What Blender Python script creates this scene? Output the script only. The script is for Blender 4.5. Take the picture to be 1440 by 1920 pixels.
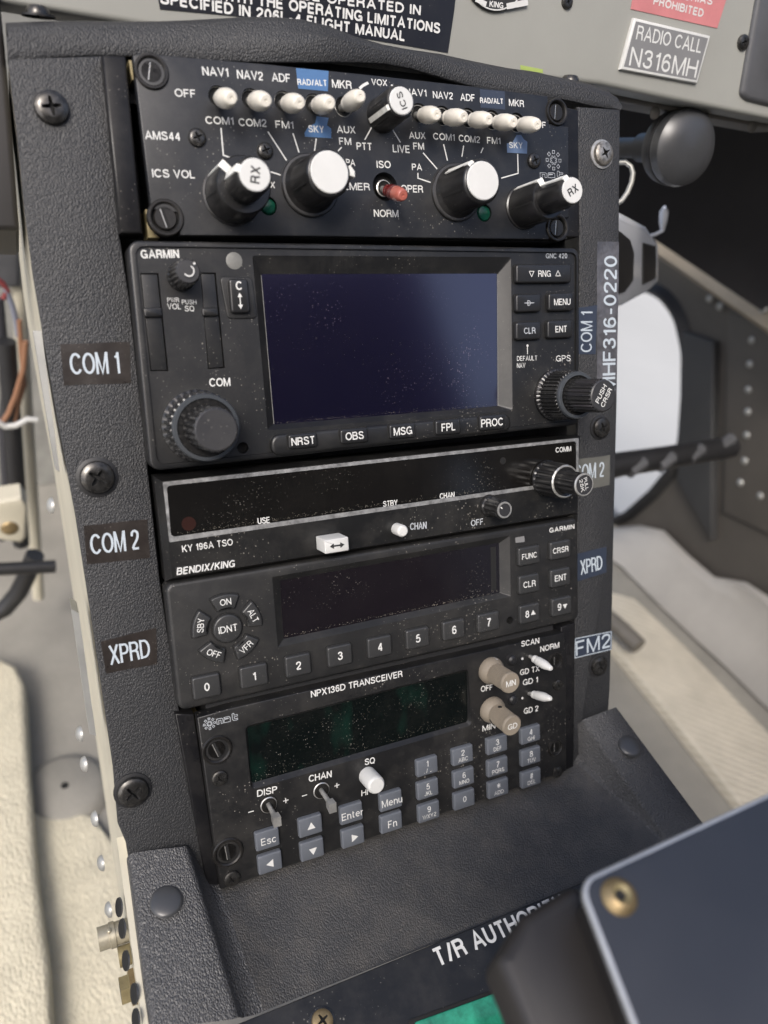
import bpy, bmesh, math, random
import numpy as np
from mathutils import Matrix, Vector
random.seed(4)
scene = bpy.context.scene
for o in list(bpy.data.objects): bpy.data.objects.remove(o)
PI = math.pi
# ------------------------------------------------------------------ camera
# The radio face of the console is a plane leaning back 30 degrees from upright.
# panel axes: x right, y up the face, h out of the face; origin = middle of the top edge of the big radio (mm)
TH = math.radians(30)
AX = np.array([1.0, 0, 0]); AY = np.array([0, math.sin(TH), math.cos(TH)]); AH = np.array([0, -math.cos(TH), math.sin(TH)])
IW, IH, FPX = 1440.0, 1920.0, 1454.62
CR = np.array([[0.904454, 0.054950, -0.423017], [-0.127588, 0.981120, -0.145347], [0.407044, 0.185432, 0.894388]])
CR[0] /= np.linalg.norm(CR[0]); CR[1] -= CR[1].dot(CR[0]) * CR[0]; CR[1] /= np.linalg.norm(CR[1]); CR[2] = np.cross(CR[0], CR[1])
def pan2w(v): return AX * v[0] + AY * v[1] + AH * v[2]
CAMW = pan2w((-112.76, -38.76, 237.85))
RW = [pan2w((r[0], -r[1], -r[2])) for r in CR]            # right, image-down, forward in world axes
def ray(px, py):
    return RW[0] * ((px - IW / 2) / FPX) + RW[1] * ((py - IH / 2) / FPX) + RW[2]
cd = bpy.data.cameras.new('camera'); cam = bpy.data.objects.new('camera', cd); scene.collection.objects.link(cam)
cd.sensor_fit = 'VERTICAL'; cd.sensor_height = 36.0; cd.sensor_width = 27.0; cd.lens = FPX / IH * 36.0
mw = Matrix.Identity(4)
for i in range(3):
    mw[i][0] = RW[0][i]; mw[i][1] = -RW[1][i]; mw[i][2] = -RW[2][i]; mw[i][3] = CAMW[i] * .001
cam.matrix_world = mw
cd.clip_start = .005; cd.clip_end = 500
cd.dof.use_dof = True; cd.dof.focus_distance = .268; cd.dof.aperture_fstop = 9.5
scene.camera = cam
# ------------------------------------------------------------------ light
SUN_EL, SUN_AZ = 48, 218            # azimuth clockwise from +Y (ahead): behind the camera and to the left
w = bpy.data.worlds.new('World'); scene.world = w; w.use_nodes = True
nt = w.node_tree; nt.nodes.clear()
sky = nt.nodes.new('ShaderNodeTexSky'); sky.sky_type = 'NISHITA'; sky.sun_disc = False
sky.sun_elevation = math.radians(SUN_EL); sky.sun_rotation = math.radians(SUN_AZ)
sky.air_density = .9; sky.dust_density = 4.0; sky.ozone_density = 1.0
bg = nt.nodes.new('ShaderNodeBackground'); bg.inputs['Strength'].default_value = .15
wo = nt.nodes.new('ShaderNodeOutputWorld')
nt.links.new(sky.outputs[0], bg.inputs[0]); nt.links.new(bg.outputs[0], wo.inputs[0])
sd = bpy.data.lights.new('sun', 'SUN'); sd.energy = 1.3; sd.angle = math.radians(20); sd.color = (1, .975, .94)
so = bpy.data.objects.new('sun', sd); scene.collection.objects.link(so)
el, az = math.radians(SUN_EL), math.radians(SUN_AZ)
sdir = Vector((math.sin(az) * math.cos(el), math.cos(az) * math.cos(el), math.sin(el)))
so.rotation_euler = sdir.to_track_quat('Z', 'Y').to_euler()
vs = scene.view_settings; vs.view_transform = 'Standard'; vs.look = 'None'; vs.gamma = 1; vs.use_curve_mapping = False
vs.exposure = 0.85
# ------------------------------------------------------------------ materials
def sset(b, k, v):
    if k in b.inputs: b.inputs[k].default_value = v
def mat(name, col, rough=.5, metal=0, spec=.5, coat=0, bump=None, dust=0, dustcol=(.45, .42, .37), mottle=0, mscale=60, rvar=0, trans=0, sheen=0, dscale=1200, tint=None, film=.05):
    m = bpy.data.materials.new(name); m.use_nodes = True; t = m.node_tree; N = t.nodes; Lk = t.links
    b = N['Principled BSDF']
    b.inputs['Base Color'].default_value = (*col, 1); b.inputs['Roughness'].default_value = rough; b.inputs['Metallic'].default_value = metal
    sset(b, 'Specular IOR Level', spec); sset(b, 'Coat Weight', coat); sset(b, 'Coat Roughness', .06); sset(b, 'Transmission Weight', trans)
    sset(b, 'Sheen Weight', sheen)
    if tint: sset(b, 'Specular Tint', (*tint, 1))
    tc = N.new('ShaderNodeTexCoord'); src = tc.outputs['Object']
    cur = None
    if mottle:
        n = N.new('ShaderNodeTexNoise'); n.inputs['Scale'].default_value = mscale; n.inputs['Detail'].default_value = 6; n.inputs['Roughness'].default_value = .65
        Lk.new(src, n.inputs['Vector'])
        r = N.new('ShaderNodeMapRange'); r.inputs[1].default_value = .3; r.inputs[2].default_value = .7; r.inputs[3].default_value = 1 - mottle; r.inputs[4].default_value = 1 + mottle
        Lk.new(n.outputs[0], r.inputs[0])
        mx = N.new('ShaderNodeMix'); mx.data_type = 'RGBA'; mx.blend_type = 'MULTIPLY'; mx.inputs[0].default_value = 1
        mx.inputs[6].default_value = (*col, 1); Lk.new(r.outputs[0], mx.inputs[7]); cur = mx.outputs[2]
    if dust:
        # fine specks of dust and lint, denser in patches
        v = N.new('ShaderNodeTexVoronoi'); v.inputs['Scale'].default_value = dscale; v.inputs['Randomness'].default_value = 1
        Lk.new(src, v.inputs['Vector'])
        sep = N.new('ShaderNodeSeparateColor'); Lk.new(v.outputs['Color'], sep.inputs[0])
        thr = N.new('ShaderNodeMath'); thr.operation = 'MULTIPLY'; thr.inputs[1].default_value = .42; Lk.new(sep.outputs[0], thr.inputs[0])
        p2 = N.new('ShaderNodeMath'); p2.operation = 'POWER'; p2.inputs[1].default_value = 2.5; Lk.new(thr.outputs[0], p2.inputs[0])
        lt = N.new('ShaderNodeMath'); lt.operation = 'LESS_THAN'; Lk.new(v.outputs['Distance'], lt.inputs[0])
        n2 = N.new('ShaderNodeTexNoise'); n2.inputs['Scale'].default_value = 45; n2.inputs['Detail'].default_value = 4; Lk.new(src, n2.inputs['Vector'])
        r2 = N.new('ShaderNodeMapRange'); r2.inputs[1].default_value = .42; r2.inputs[2].default_value = .72; r2.inputs[3].default_value = .12; r2.inputs[4].default_value = 4
        Lk.new(n2.outputs[0], r2.inputs[0])
        th2 = N.new('ShaderNodeMath'); th2.operation = 'MULTIPLY'; Lk.new(p2.outputs[0], th2.inputs[0]); Lk.new(r2.outputs[0], th2.inputs[1])
        Lk.new(th2.outputs[0], lt.inputs[1])
        # soft film
        n3 = N.new('ShaderNodeTexNoise'); n3.inputs['Scale'].default_value = 70; n3.inputs['Detail'].default_value = 8; n3.inputs['Roughness'].default_value = .75; Lk.new(src, n3.inputs['Vector'])
        r3 = N.new('ShaderNodeMapRange'); r3.inputs[1].default_value = .45; r3.inputs[2].default_value = .8; r3.inputs[3].default_value = 0; r3.inputs[4].default_value = film
        Lk.new(n3.outputs[0], r3.inputs[0])
        f = N.new('ShaderNodeMath'); f.operation = 'MULTIPLY_ADD'; f.inputs[1].default_value = .30; Lk.new(lt.outputs[0], f.inputs[0]); Lk.new(r3.outputs[0], f.inputs[2])
        fm = N.new('ShaderNodeMath'); fm.operation = 'MULTIPLY'; fm.inputs[1].default_value = dust; fm.use_clamp = True; Lk.new(f.outputs[0], fm.inputs[0])
        mx = N.new('ShaderNodeMix'); mx.data_type = 'RGBA'; mx.inputs[6].default_value = (*col, 1); mx.inputs[7].default_value = (*dustcol, 1)
        if cur: Lk.new(cur, mx.inputs[6])
        Lk.new(fm.outputs[0], mx.inputs[0]); cur = mx.outputs[2]
    if cur: Lk.new(cur, b.inputs['Base Color'])
    if rvar:
        n = N.new('ShaderNodeTexNoise'); n.inputs['Scale'].default_value = 90; n.inputs['Detail'].default_value = 5; Lk.new(src, n.inputs['Vector'])
        r = N.new('ShaderNodeMapRange'); r.inputs[3].default_value = rough - rvar; r.inputs[4].default_value = rough + rvar; Lk.new(n.outputs[0], r.inputs[0]); Lk.new(r.outputs[0], b.inputs['Roughness'])
    if bump:
        kind, sc, st, dist = bump
        if kind == 'leather':
            n = N.new('ShaderNodeTexNoise'); n.inputs['Scale'].default_value = sc * .6; n.inputs['Detail'].default_value = 2; Lk.new(src, n.inputs['Vector'])
            mp = N.new('ShaderNodeMix'); mp.data_type = 'RGBA'; mp.blend_type = 'LINEAR_LIGHT'; mp.inputs[0].default_value = .0003
            Lk.new(src, mp.inputs[6]); Lk.new(n.outputs['Color'], mp.inputs[7])
            sc3 = N.new('ShaderNodeMapping'); sc3.inputs['Scale'].default_value = (1.0, .62, 1.0); Lk.new(mp.outputs[2], sc3.inputs[0])
            v = N.new('ShaderNodeTexVoronoi'); v.feature = 'SMOOTH_F1'; v.inputs['Scale'].default_value = sc
            if 'Smoothness' in v.inputs: v.inputs['Smoothness'].default_value = .35
            Lk.new(sc3.outputs[0], v.inputs['Vector'])
            inv = N.new('ShaderNodeMath'); inv.operation = 'SUBTRACT'; inv.inputs[0].default_value = 1; Lk.new(v.outputs['Distance'], inv.inputs[1]); h = inv.outputs[0]
        elif kind == 'brush':
            mp = N.new('ShaderNodeMapping'); mp.inputs['Scale'].default_value = (1, .02, 1); Lk.new(src, mp.inputs[0])
            n = N.new('ShaderNodeTexNoise'); n.inputs['Scale'].default_value = sc; Lk.new(mp.outputs[0], n.inputs['Vector']); h = n.outputs[0]
        elif kind == 'rib':
            wv = N.new('ShaderNodeTexWave'); wv.inputs['Scale'].default_value = sc; wv.inputs['Distortion'].default_value = 1; wv.bands_direction = 'DIAGONAL'
            Lk.new(src, wv.inputs['Vector']); h = wv.outputs[1]
        else:
            n = N.new('ShaderNodeTexNoise'); n.inputs['Scale'].default_value = sc; n.inputs['Detail'].default_value = 3; Lk.new(src, n.inputs['Vector']); h = n.outputs[0]
        bn = N.new('ShaderNodeBump'); bn.inputs['Strength'].default_value = st; bn.inputs['Distance'].default_value = dist
        Lk.new(h, bn.inputs['Height']); Lk.new(bn.outputs[0], b.inputs['Normal'])
    return m
MT = {}
def M(k): return MT[k]
MT['vinyl'] = mat('vinyl', (.021, .0216, .0232), .52, bump=('leather', 2350, .62, .0004), dust=.25, mottle=.12, mscale=25)
MT['vinyl_sheen'] = mat('vinyl_sheen', (.047, .047, .048), .40, bump=('leather', 2000, .8, .0005), dust=.3, mottle=.15, mscale=25)  # paler vinyl: sky sheen on the raised sides put into the colour
MT['tray'] = mat('tray', (.029, .0285, .028), .48, bump=('leather', 2400, .55, .0004), dust=1.0, mottle=.3, mscale=22, film=.22, dustcol=(.20, .175, .14))
MT['ams'] = mat('ams', (.0085, .0095, .012), .42, dust=1.0, rvar=.06, mottle=.1)
MT['rail'] = mat('rail', (.008, .008, .009), .3, spec=.22, dust=.7, rvar=.08)
MT['plastic'] = mat('plastic', (.0095, .0097, .0103), .42, dust=1.0, rvar=.05, bump=('noise', 2500, .08, .0002))
MT['bezel'] = mat('bezel', (.0095, .0097, .0103), .38, dust=.9, rvar=.05)
MT['kyblack'] = mat('kyblack', (.0075, .0075, .0075), .36, dust=1.0, rvar=.08)
MT['gtx'] = mat('gtx', (.011, .011, .0112), .5, dust=1.0, bump=('noise', 2600, .1, .0002))
MT['npx'] = mat('npx', (.008, .008, .0084), .45, dust=1.1, rvar=.05)
MT['button'] = mat('button', (.015, .0152, .016), .28, dust=.35)
MT['gtxbutton'] = mat('gtxbutton', (.029, .0295, .030), .36, dust=.4, bump=('noise', 2600, .1, .0002))
MT['key'] = mat('key', (.095, .104, .120), .5, dust=.25, dustcol=(.3, .3, .3))
MT['knob'] = mat('knob', (.010, .010, .0105), .28, dust=.6, dscale=1300)
MT['knobgrey'] = mat('knobgrey', (.024, .024, .026), .42, dust=.8)
MT['knobrim'] = mat('knobrim', (.045, .050, .056), .3, dust=.4, rvar=.06)
MT['knobshine'] = mat('knobshine', (.014, .014, .0145), .24, dust=.5, dscale=1300)
MT['white'] = mat('white', (.53, .53, .51), .4, mottle=.04, mscale=150)
MT['ivory'] = mat('ivory', (.60, .57, .50), .36, mottle=.07, mscale=220)
MT['stripe'] = mat('stripe', (.66, .66, .62), .45, mottle=.2, mscale=300)
MT['letter'] = mat('letter', (.56, .56, .54), .6, mottle=.1, mscale=900)
MT['letterdim'] = mat('letterdim', (.36, .38, .40), .6, mottle=.2, mscale=900)
MT['letterblue'] = mat('letterblue', (.40, .45, .49), .55)
MT['ink'] = mat('ink', (.02, .02, .02), .6)
MT['hole'] = mat('hole', (.004, .004, .004), .8)
MT['screw'] = mat('screw', (.060, .058, .055), .27, metal=.75, dust=.9, rvar=.1, mottle=.6, mscale=500)
MT['screwworn'] = mat('screwworn', (.30, .28, .25), .4, metal=.8, mottle=.7, mscale=700)
MT['steel'] = mat('steel', (.50, .49, .46), .32, metal=.7, mottle=.2, mscale=300)
MT['dzus'] = mat('dzus', (.030, .028, .026), .3, metal=.6, dust=.5, rvar=.1)
MT['chrome'] = mat('chrome', (.90, .92, .95), .12, metal=.2, spec=1.0)
MT['brass'] = mat('brass', (.30, .225, .12), .5, metal=.8, mottle=.25, mscale=300)
MT['zinc'] = mat('zinc', (.20, .165, .085), .5, metal=.3, mottle=.3, mscale=200)
MT['fitting'] = mat('fitting', (.34, .31, .235), .4, metal=.5, mottle=.25, mscale=200)
MT['silver'] = mat('silver', (.30, .30, .295), .4, metal=.5, mottle=.5, mscale=400)
MT['bluetape'] = mat('bluetape', (.055, .13, .27), .4, dust=.3)
MT['bluetape2'] = mat('bluetape2', (.10, .15, .25), .42, dust=.3)
MT['darktape'] = mat('darktape', (.028, .036, .055), .35, dust=.3)
MT['sticker'] = mat('sticker', (.022, .018, .016), .3, dust=.5, rvar=.1, mottle=.3, mscale=90, bump=('noise', 160, .25, .001))
MT['stickergrey'] = mat('stickergrey', (.095, .095, .085), .38, dust=.5, mottle=.2, mscale=90)
MT['stickershine'] = mat('stickershine', (.075, .075, .082), .22, dust=.5, mottle=.5, mscale=120, bump=('noise', 220, .5, .001))
MT['gncglass'] = mat('gncglass', (.003, .0026, .0085), .2, spec=.5, dust=.5, dscale=1500, film=.006, tint=(.80, .66, 1.0))
MT['kyglass'] = mat('kyglass', (.006, .0055, .005), .13, dust=.6, dscale=1600, film=.015)
MT['gtxglass'] = mat('gtxglass', (.008, .0065, .0085), .2, dust=.5, dscale=1600, film=.015)
MT['npxglass'] = mat('npxglass', (.003, .0042, .004), .16, dust=.9, dscale=1500, film=.012)
MT['greenglow'] = mat('greenglow', (.002, .008, .0065), .3, dust=.5)
MT['greenglow2'] = mat('greenglow2', (.004, .014, .003), .3, dust=.5)
MT['reddot'] = mat('reddot', (.022, .008, .006), .3)
MT['greenled'] = mat('greenled', (.006, .085, .050), .3, mottle=.3, mscale=500)
MT['redplastic'] = mat('redplastic', (.12, .012, .012), .22, coat=.5)
MT['redtip'] = mat('redtip', (.34, .10, .075), .22, coat=.5)
MT['photocell'] = mat('photocell', (.15, .15, .14), .5, mottle=.2, mscale=500)
MT['tan'] = mat('tan', (.205, .175, .135), .5, dust=.2, mottle=.08, mscale=90)
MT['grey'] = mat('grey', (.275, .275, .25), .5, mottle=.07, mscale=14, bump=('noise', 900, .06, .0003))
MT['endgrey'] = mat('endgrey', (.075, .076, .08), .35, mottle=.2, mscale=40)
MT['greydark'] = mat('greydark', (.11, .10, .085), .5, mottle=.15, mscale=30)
MT['placard'] = mat('placard', (.009, .0095, .013), .35, dust=.4)
MT['redplacard'] = mat('redplacard', (.46, .17, .17), .4, mottle=.15, mscale=50)
MT['engraved'] = mat('engraved', (.17, .17, .17), .5, mottle=.06)
MT['greenband'] = mat('greenband', (.30, .38, .10), .5)
MT['rubber'] = mat('rubber', (.014, .014, .015), .45, mottle=.2, mscale=60)
MT['satin'] = mat('satin', (.040, .041, .043), .32, dust=.2)
MT['cream'] = mat('cream', (.46, .43, .34), .5, mottle=.14, mscale=22, bump=('noise', 400, .1, .0004))
MT['alloy'] = mat('alloy', (.34, .34, .32), .42, metal=.5, mottle=.2, mscale=40)
MT['floor'] = mat('floor', (.21, .20, .175), .6, mottle=.2, mscale=10, bump=('noise', 260, .2, .002))
MT['pad'] = mat('pad', (.50, .46, .35), .7, mottle=.12, mscale=40, bump=('leather', 520, .7, .0012))
MT['tread'] = mat('tread', (.46, .42, .34), .6, mottle=.12, mscale=30, bump=('rib', 60, .32, .003))
MT['wall'] = mat('wall', (.060, .053, .045), .55, mottle=.2, mscale=9)
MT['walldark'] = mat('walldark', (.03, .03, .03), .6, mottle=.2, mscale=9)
MT['beam'] = mat('beam', (.34, .29, .22), .5, mottle=.2, mscale=12)
MT['fairing'] = mat('fairing', (.30, .285, .26), .6, mottle=.15, mscale=8)
MT['recess'] = mat('recess', (.008, .008, .009), .7)
MT['voidfill'] = mat('voidfill', (.046, .046, .052), .6, mottle=.2, mscale=8)
MT['lining'] = mat('lining', (.05, .05, .052), .8)
MT['ground'] = mat('ground', (.40, .395, .37), .9, mottle=.1, mscale=.6)
MT['lid'] = mat('lid', (.020, .0225, .029), .36, mottle=.12, mscale=20, rvar=.06)
MT['lidedge'] = mat('lidedge', (.40, .41, .42), .4, metal=.6, mottle=.2, mscale=60)
MT['boxside'] = mat('boxside', (.015, .013, .012), .5, mottle=.2, mscale=30)
MT['lens'] = mat('lens', (.02, .20, .12), .18, mottle=.6, mscale=120, coat=.4)
MT['orangewire'] = mat('orangewire', (.22, .11, .06), .5)
MT['whitewire'] = mat('whitewire', (.42, .42, .40), .5)
MT['bluewire'] = mat('bluewire', (.16, .17, .21), .5)
MT['darkwire'] = mat('darkwire', (.03, .03, .035), .5)
MT['redwire'] = mat('redwire', (.16, .03, .03), .5)
g_ = MT['npxglass'].node_tree; gb = g_.nodes['Principled BSDF']; gt = g_.nodes.new('ShaderNodeTexCoord'); gm = g_.nodes.new('ShaderNodeMapping'); gm.inputs['Scale'].default_value = (1, .55, 1); gm.inputs['Location'].default_value = (.013, .02, 0)  # green reflections painted into the glass colour as soft noise
gn_ = g_.nodes.new('ShaderNodeTexNoise'); gn_.inputs['Scale'].default_value = 95; gn_.inputs['Detail'].default_value = 2; gr = g_.nodes.new('ShaderNodeMapRange'); gr.inputs[1].default_value = .56; gr.inputs[2].default_value = .78; gx_ = g_.nodes.new('ShaderNodeMix'); gx_.data_type = 'RGBA'; gx_.blend_type = 'ADD'; gx_.inputs[7].default_value = (.001, .011, .007, 1)
g_.links.new(gt.outputs['Object'], gm.inputs[0]); g_.links.new(gm.outputs[0], gn_.inputs['Vector']); g_.links.new(gn_.outputs[0], gr.inputs[0]); g_.links.new(gr.outputs[0], gx_.inputs[0])
old = gb.inputs['Base Color'].links[0].from_socket; g_.links.new(old, gx_.inputs[6]); g_.links.new(gx_.outputs[2], gb.inputs['Base Color'])
gg = MT['gncglass'].node_tree.nodes['Principled BSDF']; sset(gg, 'Coat Weight', 1.0); sset(gg, 'Coat IOR', 1.85); sset(gg, 'Coat Roughness', .12); sset(gg, 'Coat Tint', (.86, .74, 1, 1))
# window pane: clear
mp = mat('pane', (1, 1, 1), .02, trans=1); mp.node_tree.nodes['Principled BSDF'].inputs['IOR'].default_value = 1.02; MT['pane'] = mp
# ------------------------------------------------------------------ frames and builders
class Frame:
    """a plane in the cockpit: origin O (mm, world) and axes x, y (in plane), h (towards the viewer)"""
    def __init__(s, O, ax, ay, ah): s.O = np.array(O, float); s.A = [np.array(a, float) for a in (ax, ay, ah)]
    def at(s, px, py, h=0.0):
        d = ray(px, py); n = s.A[2]; t = (h + n.dot(s.O - CAMW)) / n.dot(d); q = CAMW + t * d - s.O
        return np.array([q.dot(s.A[0]), q.dot(s.A[1]), h])
    def quad(s, pts, h=0.0): return [s.at(x, y, h)[:2] for x, y in pts]
    def px(s, px, py, h=0.0):     # mm per photo pixel, measured down the picture
        a = s.at(px, py, h); b = s.at(px, py - 2, h); return np.linalg.norm(a - b) / 2
    def w(s, v): return s.O + s.A[0] * v[0] + s.A[1] * v[1] + s.A[2] * v[2]
    def mat(s, base=(0, 0, 0)):
        m = Matrix.Identity(4); o = s.w(base) * .001
        for i in range(3):
            for j in range(3): m[i][j] = s.A[j][i]
            m[i][3] = o[i]
        return m
F = Frame((0, 0, 0), AX, AY, AH)                         # radio faces
W = Frame((0, 0, 0), (1, 0, 0), (0, 1, 0), (0, 0, 1))    # the cabin, z up
COL = scene.collection
def thing(name, label, cat, fr=None, base=(0, 0, 0), group=None):
    o = bpy.data.objects.new(name, None); o.empty_display_size = .02; COL.objects.link(o)
    o.matrix_world = (fr or F).mat(base); o['label'] = label; o['category'] = cat
    if group: o['group'] = group
    o['_b'] = [float(x) for x in base]
    return o
class MB:
    def __init__(s): s.bm = bmesh.new(); s.mats = []
    def mi(s, k):
        if k not in s.mats: s.mats.append(k)
        return s.mats.index(k)
    def face(s, vs, k):
        try: f = s.bm.faces.new(vs)
        except ValueError: return None
        f.material_index = s.mi(k); f.smooth = True; return f
    def ring(s, pts): return [s.bm.verts.new((float(p[0]), float(p[1]), float(p[2]))) for p in pts]
    def bridge(s, a, b, k):
        n = len(a)
        for i in range(n): s.face([a[i], a[(i + 1) % n], b[(i + 1) % n], b[i]], k)
    # prism over polygon (2-D), h0..h1, rounded upper edge
    def prism(s, poly, h0, h1, k, bev=0, seg=3, top=None, cap=True, bottom=False, holes=None, holek=None):
        poly = ccw(poly); k2 = top or k
        r = s.ring([(x, y, h0) for x, y in poly])
        if bottom: s.face(list(reversed(r)), k)
        if bev > 0:
            for j in range(seg + 1):
                a = j / seg * PI / 2
                r2 = s.ring([(x, y, h1 - bev + bev * math.sin(a)) for x, y in inset(poly, bev * (1 - math.cos(a)))])
                s.bridge(r, r2, k); r = r2
        else:
            r2 = s.ring([(x, y, h1) for x, y in poly]); s.bridge(r, r2, k); r = r2
        if not cap: return r
        if not holes: s.face(r, k2); return r
        edges = [s.bm.edges.get((r[i], r[(i + 1) % len(r)])) or s.bm.edges.new((r[i], r[(i + 1) % len(r)])) for i in range(len(r))]
        for hp in holes:
            hp = list(ccw(hp)); hr = s.ring([(x, y, h1) for x, y in hp]); lo = s.ring([(x, y, h0 + .02) for x, y in hp])
            n = len(hr)
            for i in range(n): s.face([hr[i], lo[i], lo[(i + 1) % n], hr[(i + 1) % n]], holek or k)
            edges += [s.bm.edges.get((hr[i], hr[(i + 1) % n])) for i in range(n)]
        res = bmesh.ops.triangle_fill(s.bm, use_beauty=True, edges=edges, normal=(0, 0, 1))
        for g in res['geom']:
            if isinstance(g, bmesh.types.BMFace):
                g.material_index = s.mi(k2); g.smooth = True
                if g.normal.z < 0: g.normal_flip()
        return r
    def sheet(s, poly, h, k): return s.face(s.ring([(x, y, h) for x, y in ccw(poly)]), k)
    def funnel(s, outer, h0, inner, h1, k, n=None):
        a = s.ring([(x, y, h0) for x, y in ccw(outer)]); b = s.ring([(x, y, h1) for x, y in ccw(inner)])
        s.bridge(a, b, k)
    # surface of revolution from p0 along axis; prof = [(r, l, material)], knurl = (count, depth, l0, l1)
    def lathe(s, p0, axis, prof, n=40, knurl=None, cap=True, k='knob', ph=0):
        p0 = Vector(p0); a = Vector(axis).normalized(); u = a.orthogonal().normalized()
        if abs(a.z) > .5: u = (Vector((1, 0, 0)) - a * a.x).normalized()
        v = a.cross(u); prev = None
        if knurl: n = knurl[0] * 4
        for q in prof:
            r, l = q[0], q[1]; kk = q[2] if len(q) > 2 else k
            ring = []
            for i in range(n):
                t = 2 * PI * i / n + ph; rr = r
                if knurl and knurl[2] <= l <= knurl[3]: rr = r - knurl[1] * (1 if i % 4 in (2, 3) else 0)
                c = p0 + a * l + u * (rr * math.cos(t)) + v * (rr * math.sin(t)); ring.append(s.bm.verts.new(c))
            if prev: s.bridge(prev, ring, kk)
            prev = ring; pk = kk
        if cap: s.face(prev, pk)
        return prev
    def tube(s, pts, r, k, n=12):
        pts = [Vector(p) for p in pts]; prev = None; u = None
        for i, p in enumerate(pts):
            d = (pts[min(i + 1, len(pts) - 1)] - pts[max(i - 1, 0)]).normalized()
            u = d.orthogonal().normalized() if u is None else (u - d * u.dot(d)).normalized()
            v = d.cross(u); rr = r[i] if isinstance(r, (list, tuple)) else r
            ring = [s.bm.verts.new(p + u * (rr * math.cos(2 * PI * j / n)) + v * (rr * math.sin(2 * PI * j / n))) for j in range(n)]
            if prev: s.bridge(prev, ring, k)
            else: s.face(list(reversed(ring)), k)
            prev = ring
        s.face(prev, k)
    def dome(s, c, r, hgt, k, axis=(0, 0, 1), n=24, m=5):
        prof = [(r * math.cos(j / m * PI / 2), hgt * math.sin(j / m * PI / 2), k) for j in range(m)] + [(r * .02, hgt, k)]
        s.lathe(c, axis, prof, n=n)
    def stroke(s, pts, wd, h, k):
        pts = [Vector((p[0], p[1])) for p in pts]; L = []; R = []
        for i, p in enumerate(pts):
            d1 = (p - pts[i - 1]).normalized() if i else None; d2 = (pts[i + 1] - p).normalized() if i < len(pts) - 1 else None
            d = ((d1 or d2) + (d2 or d1)).normalized(); nn = Vector((-d.y, d.x)); c = nn.dot(Vector((-(d2 or d1).y, (d2 or d1).x)))
            q = nn * (wd / 2 / max(c, .4)); L.append(p + q); R.append(p - q)
        a = [s.bm.verts.new((q.x, q.y, h)) for q in L]; b = [s.bm.verts.new((q.x, q.y, h)) for q in R]
        for i in range(len(pts) - 1): s.face([b[i], b[i + 1], a[i + 1], a[i]], k)
    def disc(s, c, r, h, k, n=24): s.sheet(circ(c, r, n), h, k)
    def box(s, lo, hi, k, bev=0):
        s.prism([(lo[0], lo[1]), (hi[0], lo[1]), (hi[0], hi[1]), (lo[0], hi[1])], lo[2], hi[2], k, bev=bev, bottom=True)
    def word(s, txt, o, xd, cap, h, k, wid=None, bold=0.0, slant=0.0, outline=0):
        xd = np.array(xd[:2], float); ln = np.linalg.norm(xd); xu = Vector(xd / ln); yu = Vector((-xu.y, xu.x)); o = Vector((float(o[0]), float(o[1])))
        for q, i in letter_strokes(txt, cap, wid or ln, bold, slant):
            s.face([s.bm.verts.new((*(o + xu * p.x + yu * p.y), h + .004 * (i % 7))) for p in q], k)
    def text(s, fr, txt, x0, y0, x1, y1, cap, h, k='letter', bold=.012, slant=0, outline=0, capmm=None):
        """lettering on a plane of frame fr: baseline from (x0,y0) to (x1,y1), capital height cap, as measured on the photograph"""
        a = fr.at(x0, y0, h); b = fr.at(x1, y1, h); c = capmm or cap * fr.px((x0 + x1) / 2, (y0 + y1) / 2 - cap / 2, h)
        s.word(txt, a, b - a, c, h, k, bold=bold, slant=slant, outline=outline)
    def build(s, name, parent=None, base=None, fr=None, label=None, sharp=35, pre=None):
        b = base if base is not None else (list(parent['_b']) if parent is not None and '_b' in parent else (0, 0, 0))
        bmesh.ops.remove_doubles(s.bm, verts=s.bm.verts, dist=1e-5)
        for v in s.bm.verts: v.co = (v.co - Vector(b)) * .001
        bmesh.ops.recalc_face_normals(s.bm, faces=[f for f in s.bm.faces]) if pre else None
        me = bpy.data.meshes.new(name); s.bm.to_mesh(me); s.bm.free()
        for k in s.mats: me.materials.append(MT[k])
        me.set_sharp_from_angle(angle=math.radians(sharp))
        o = bpy.data.objects.new(name, me); COL.objects.link(o)
        if parent is not None: o.parent = parent
        else: o.matrix_world = (fr or F).mat(b)
        o['_b'] = [float(x) for x in b]
        if label: o['label'] = label
        return o
def area(p): return sum(p[i][0] * p[(i + 1) % len(p)][1] - p[(i + 1) % len(p)][0] * p[i][1] for i in range(len(p))) / 2
def ccw(p): p = [(float(q[0]), float(q[1])) for q in p]; return p if area(p) > 0 else p[::-1]
def inset(p, d):
    n = len(p); out = []
    for i in range(n):
        a, b, c = Vector(p[i - 1]), Vector(p[i]), Vector(p[(i + 1) % n])
        e1 = (b - a); e2 = (c - b)
        if e1.length < 1e-9 or e2.length < 1e-9: out.append(tuple(b)); continue
        e1.normalize(); e2.normalize(); n1 = Vector((-e1.y, e1.x)); n2 = Vector((-e2.y, e2.x)); m = n1 + n2
        if m.length < 1e-6: out.append(tuple(b + n1 * d)); continue
        m.normalize(); out.append(tuple(b + m * (d / max(m.dot(n1), .35))))
    return out
def circ(c, r, n=24, ry=None): return [(c[0] + r * math.cos(2 * PI * i / n), c[1] + (ry or r) * math.sin(2 * PI * i / n)) for i in range(n)]
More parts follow.
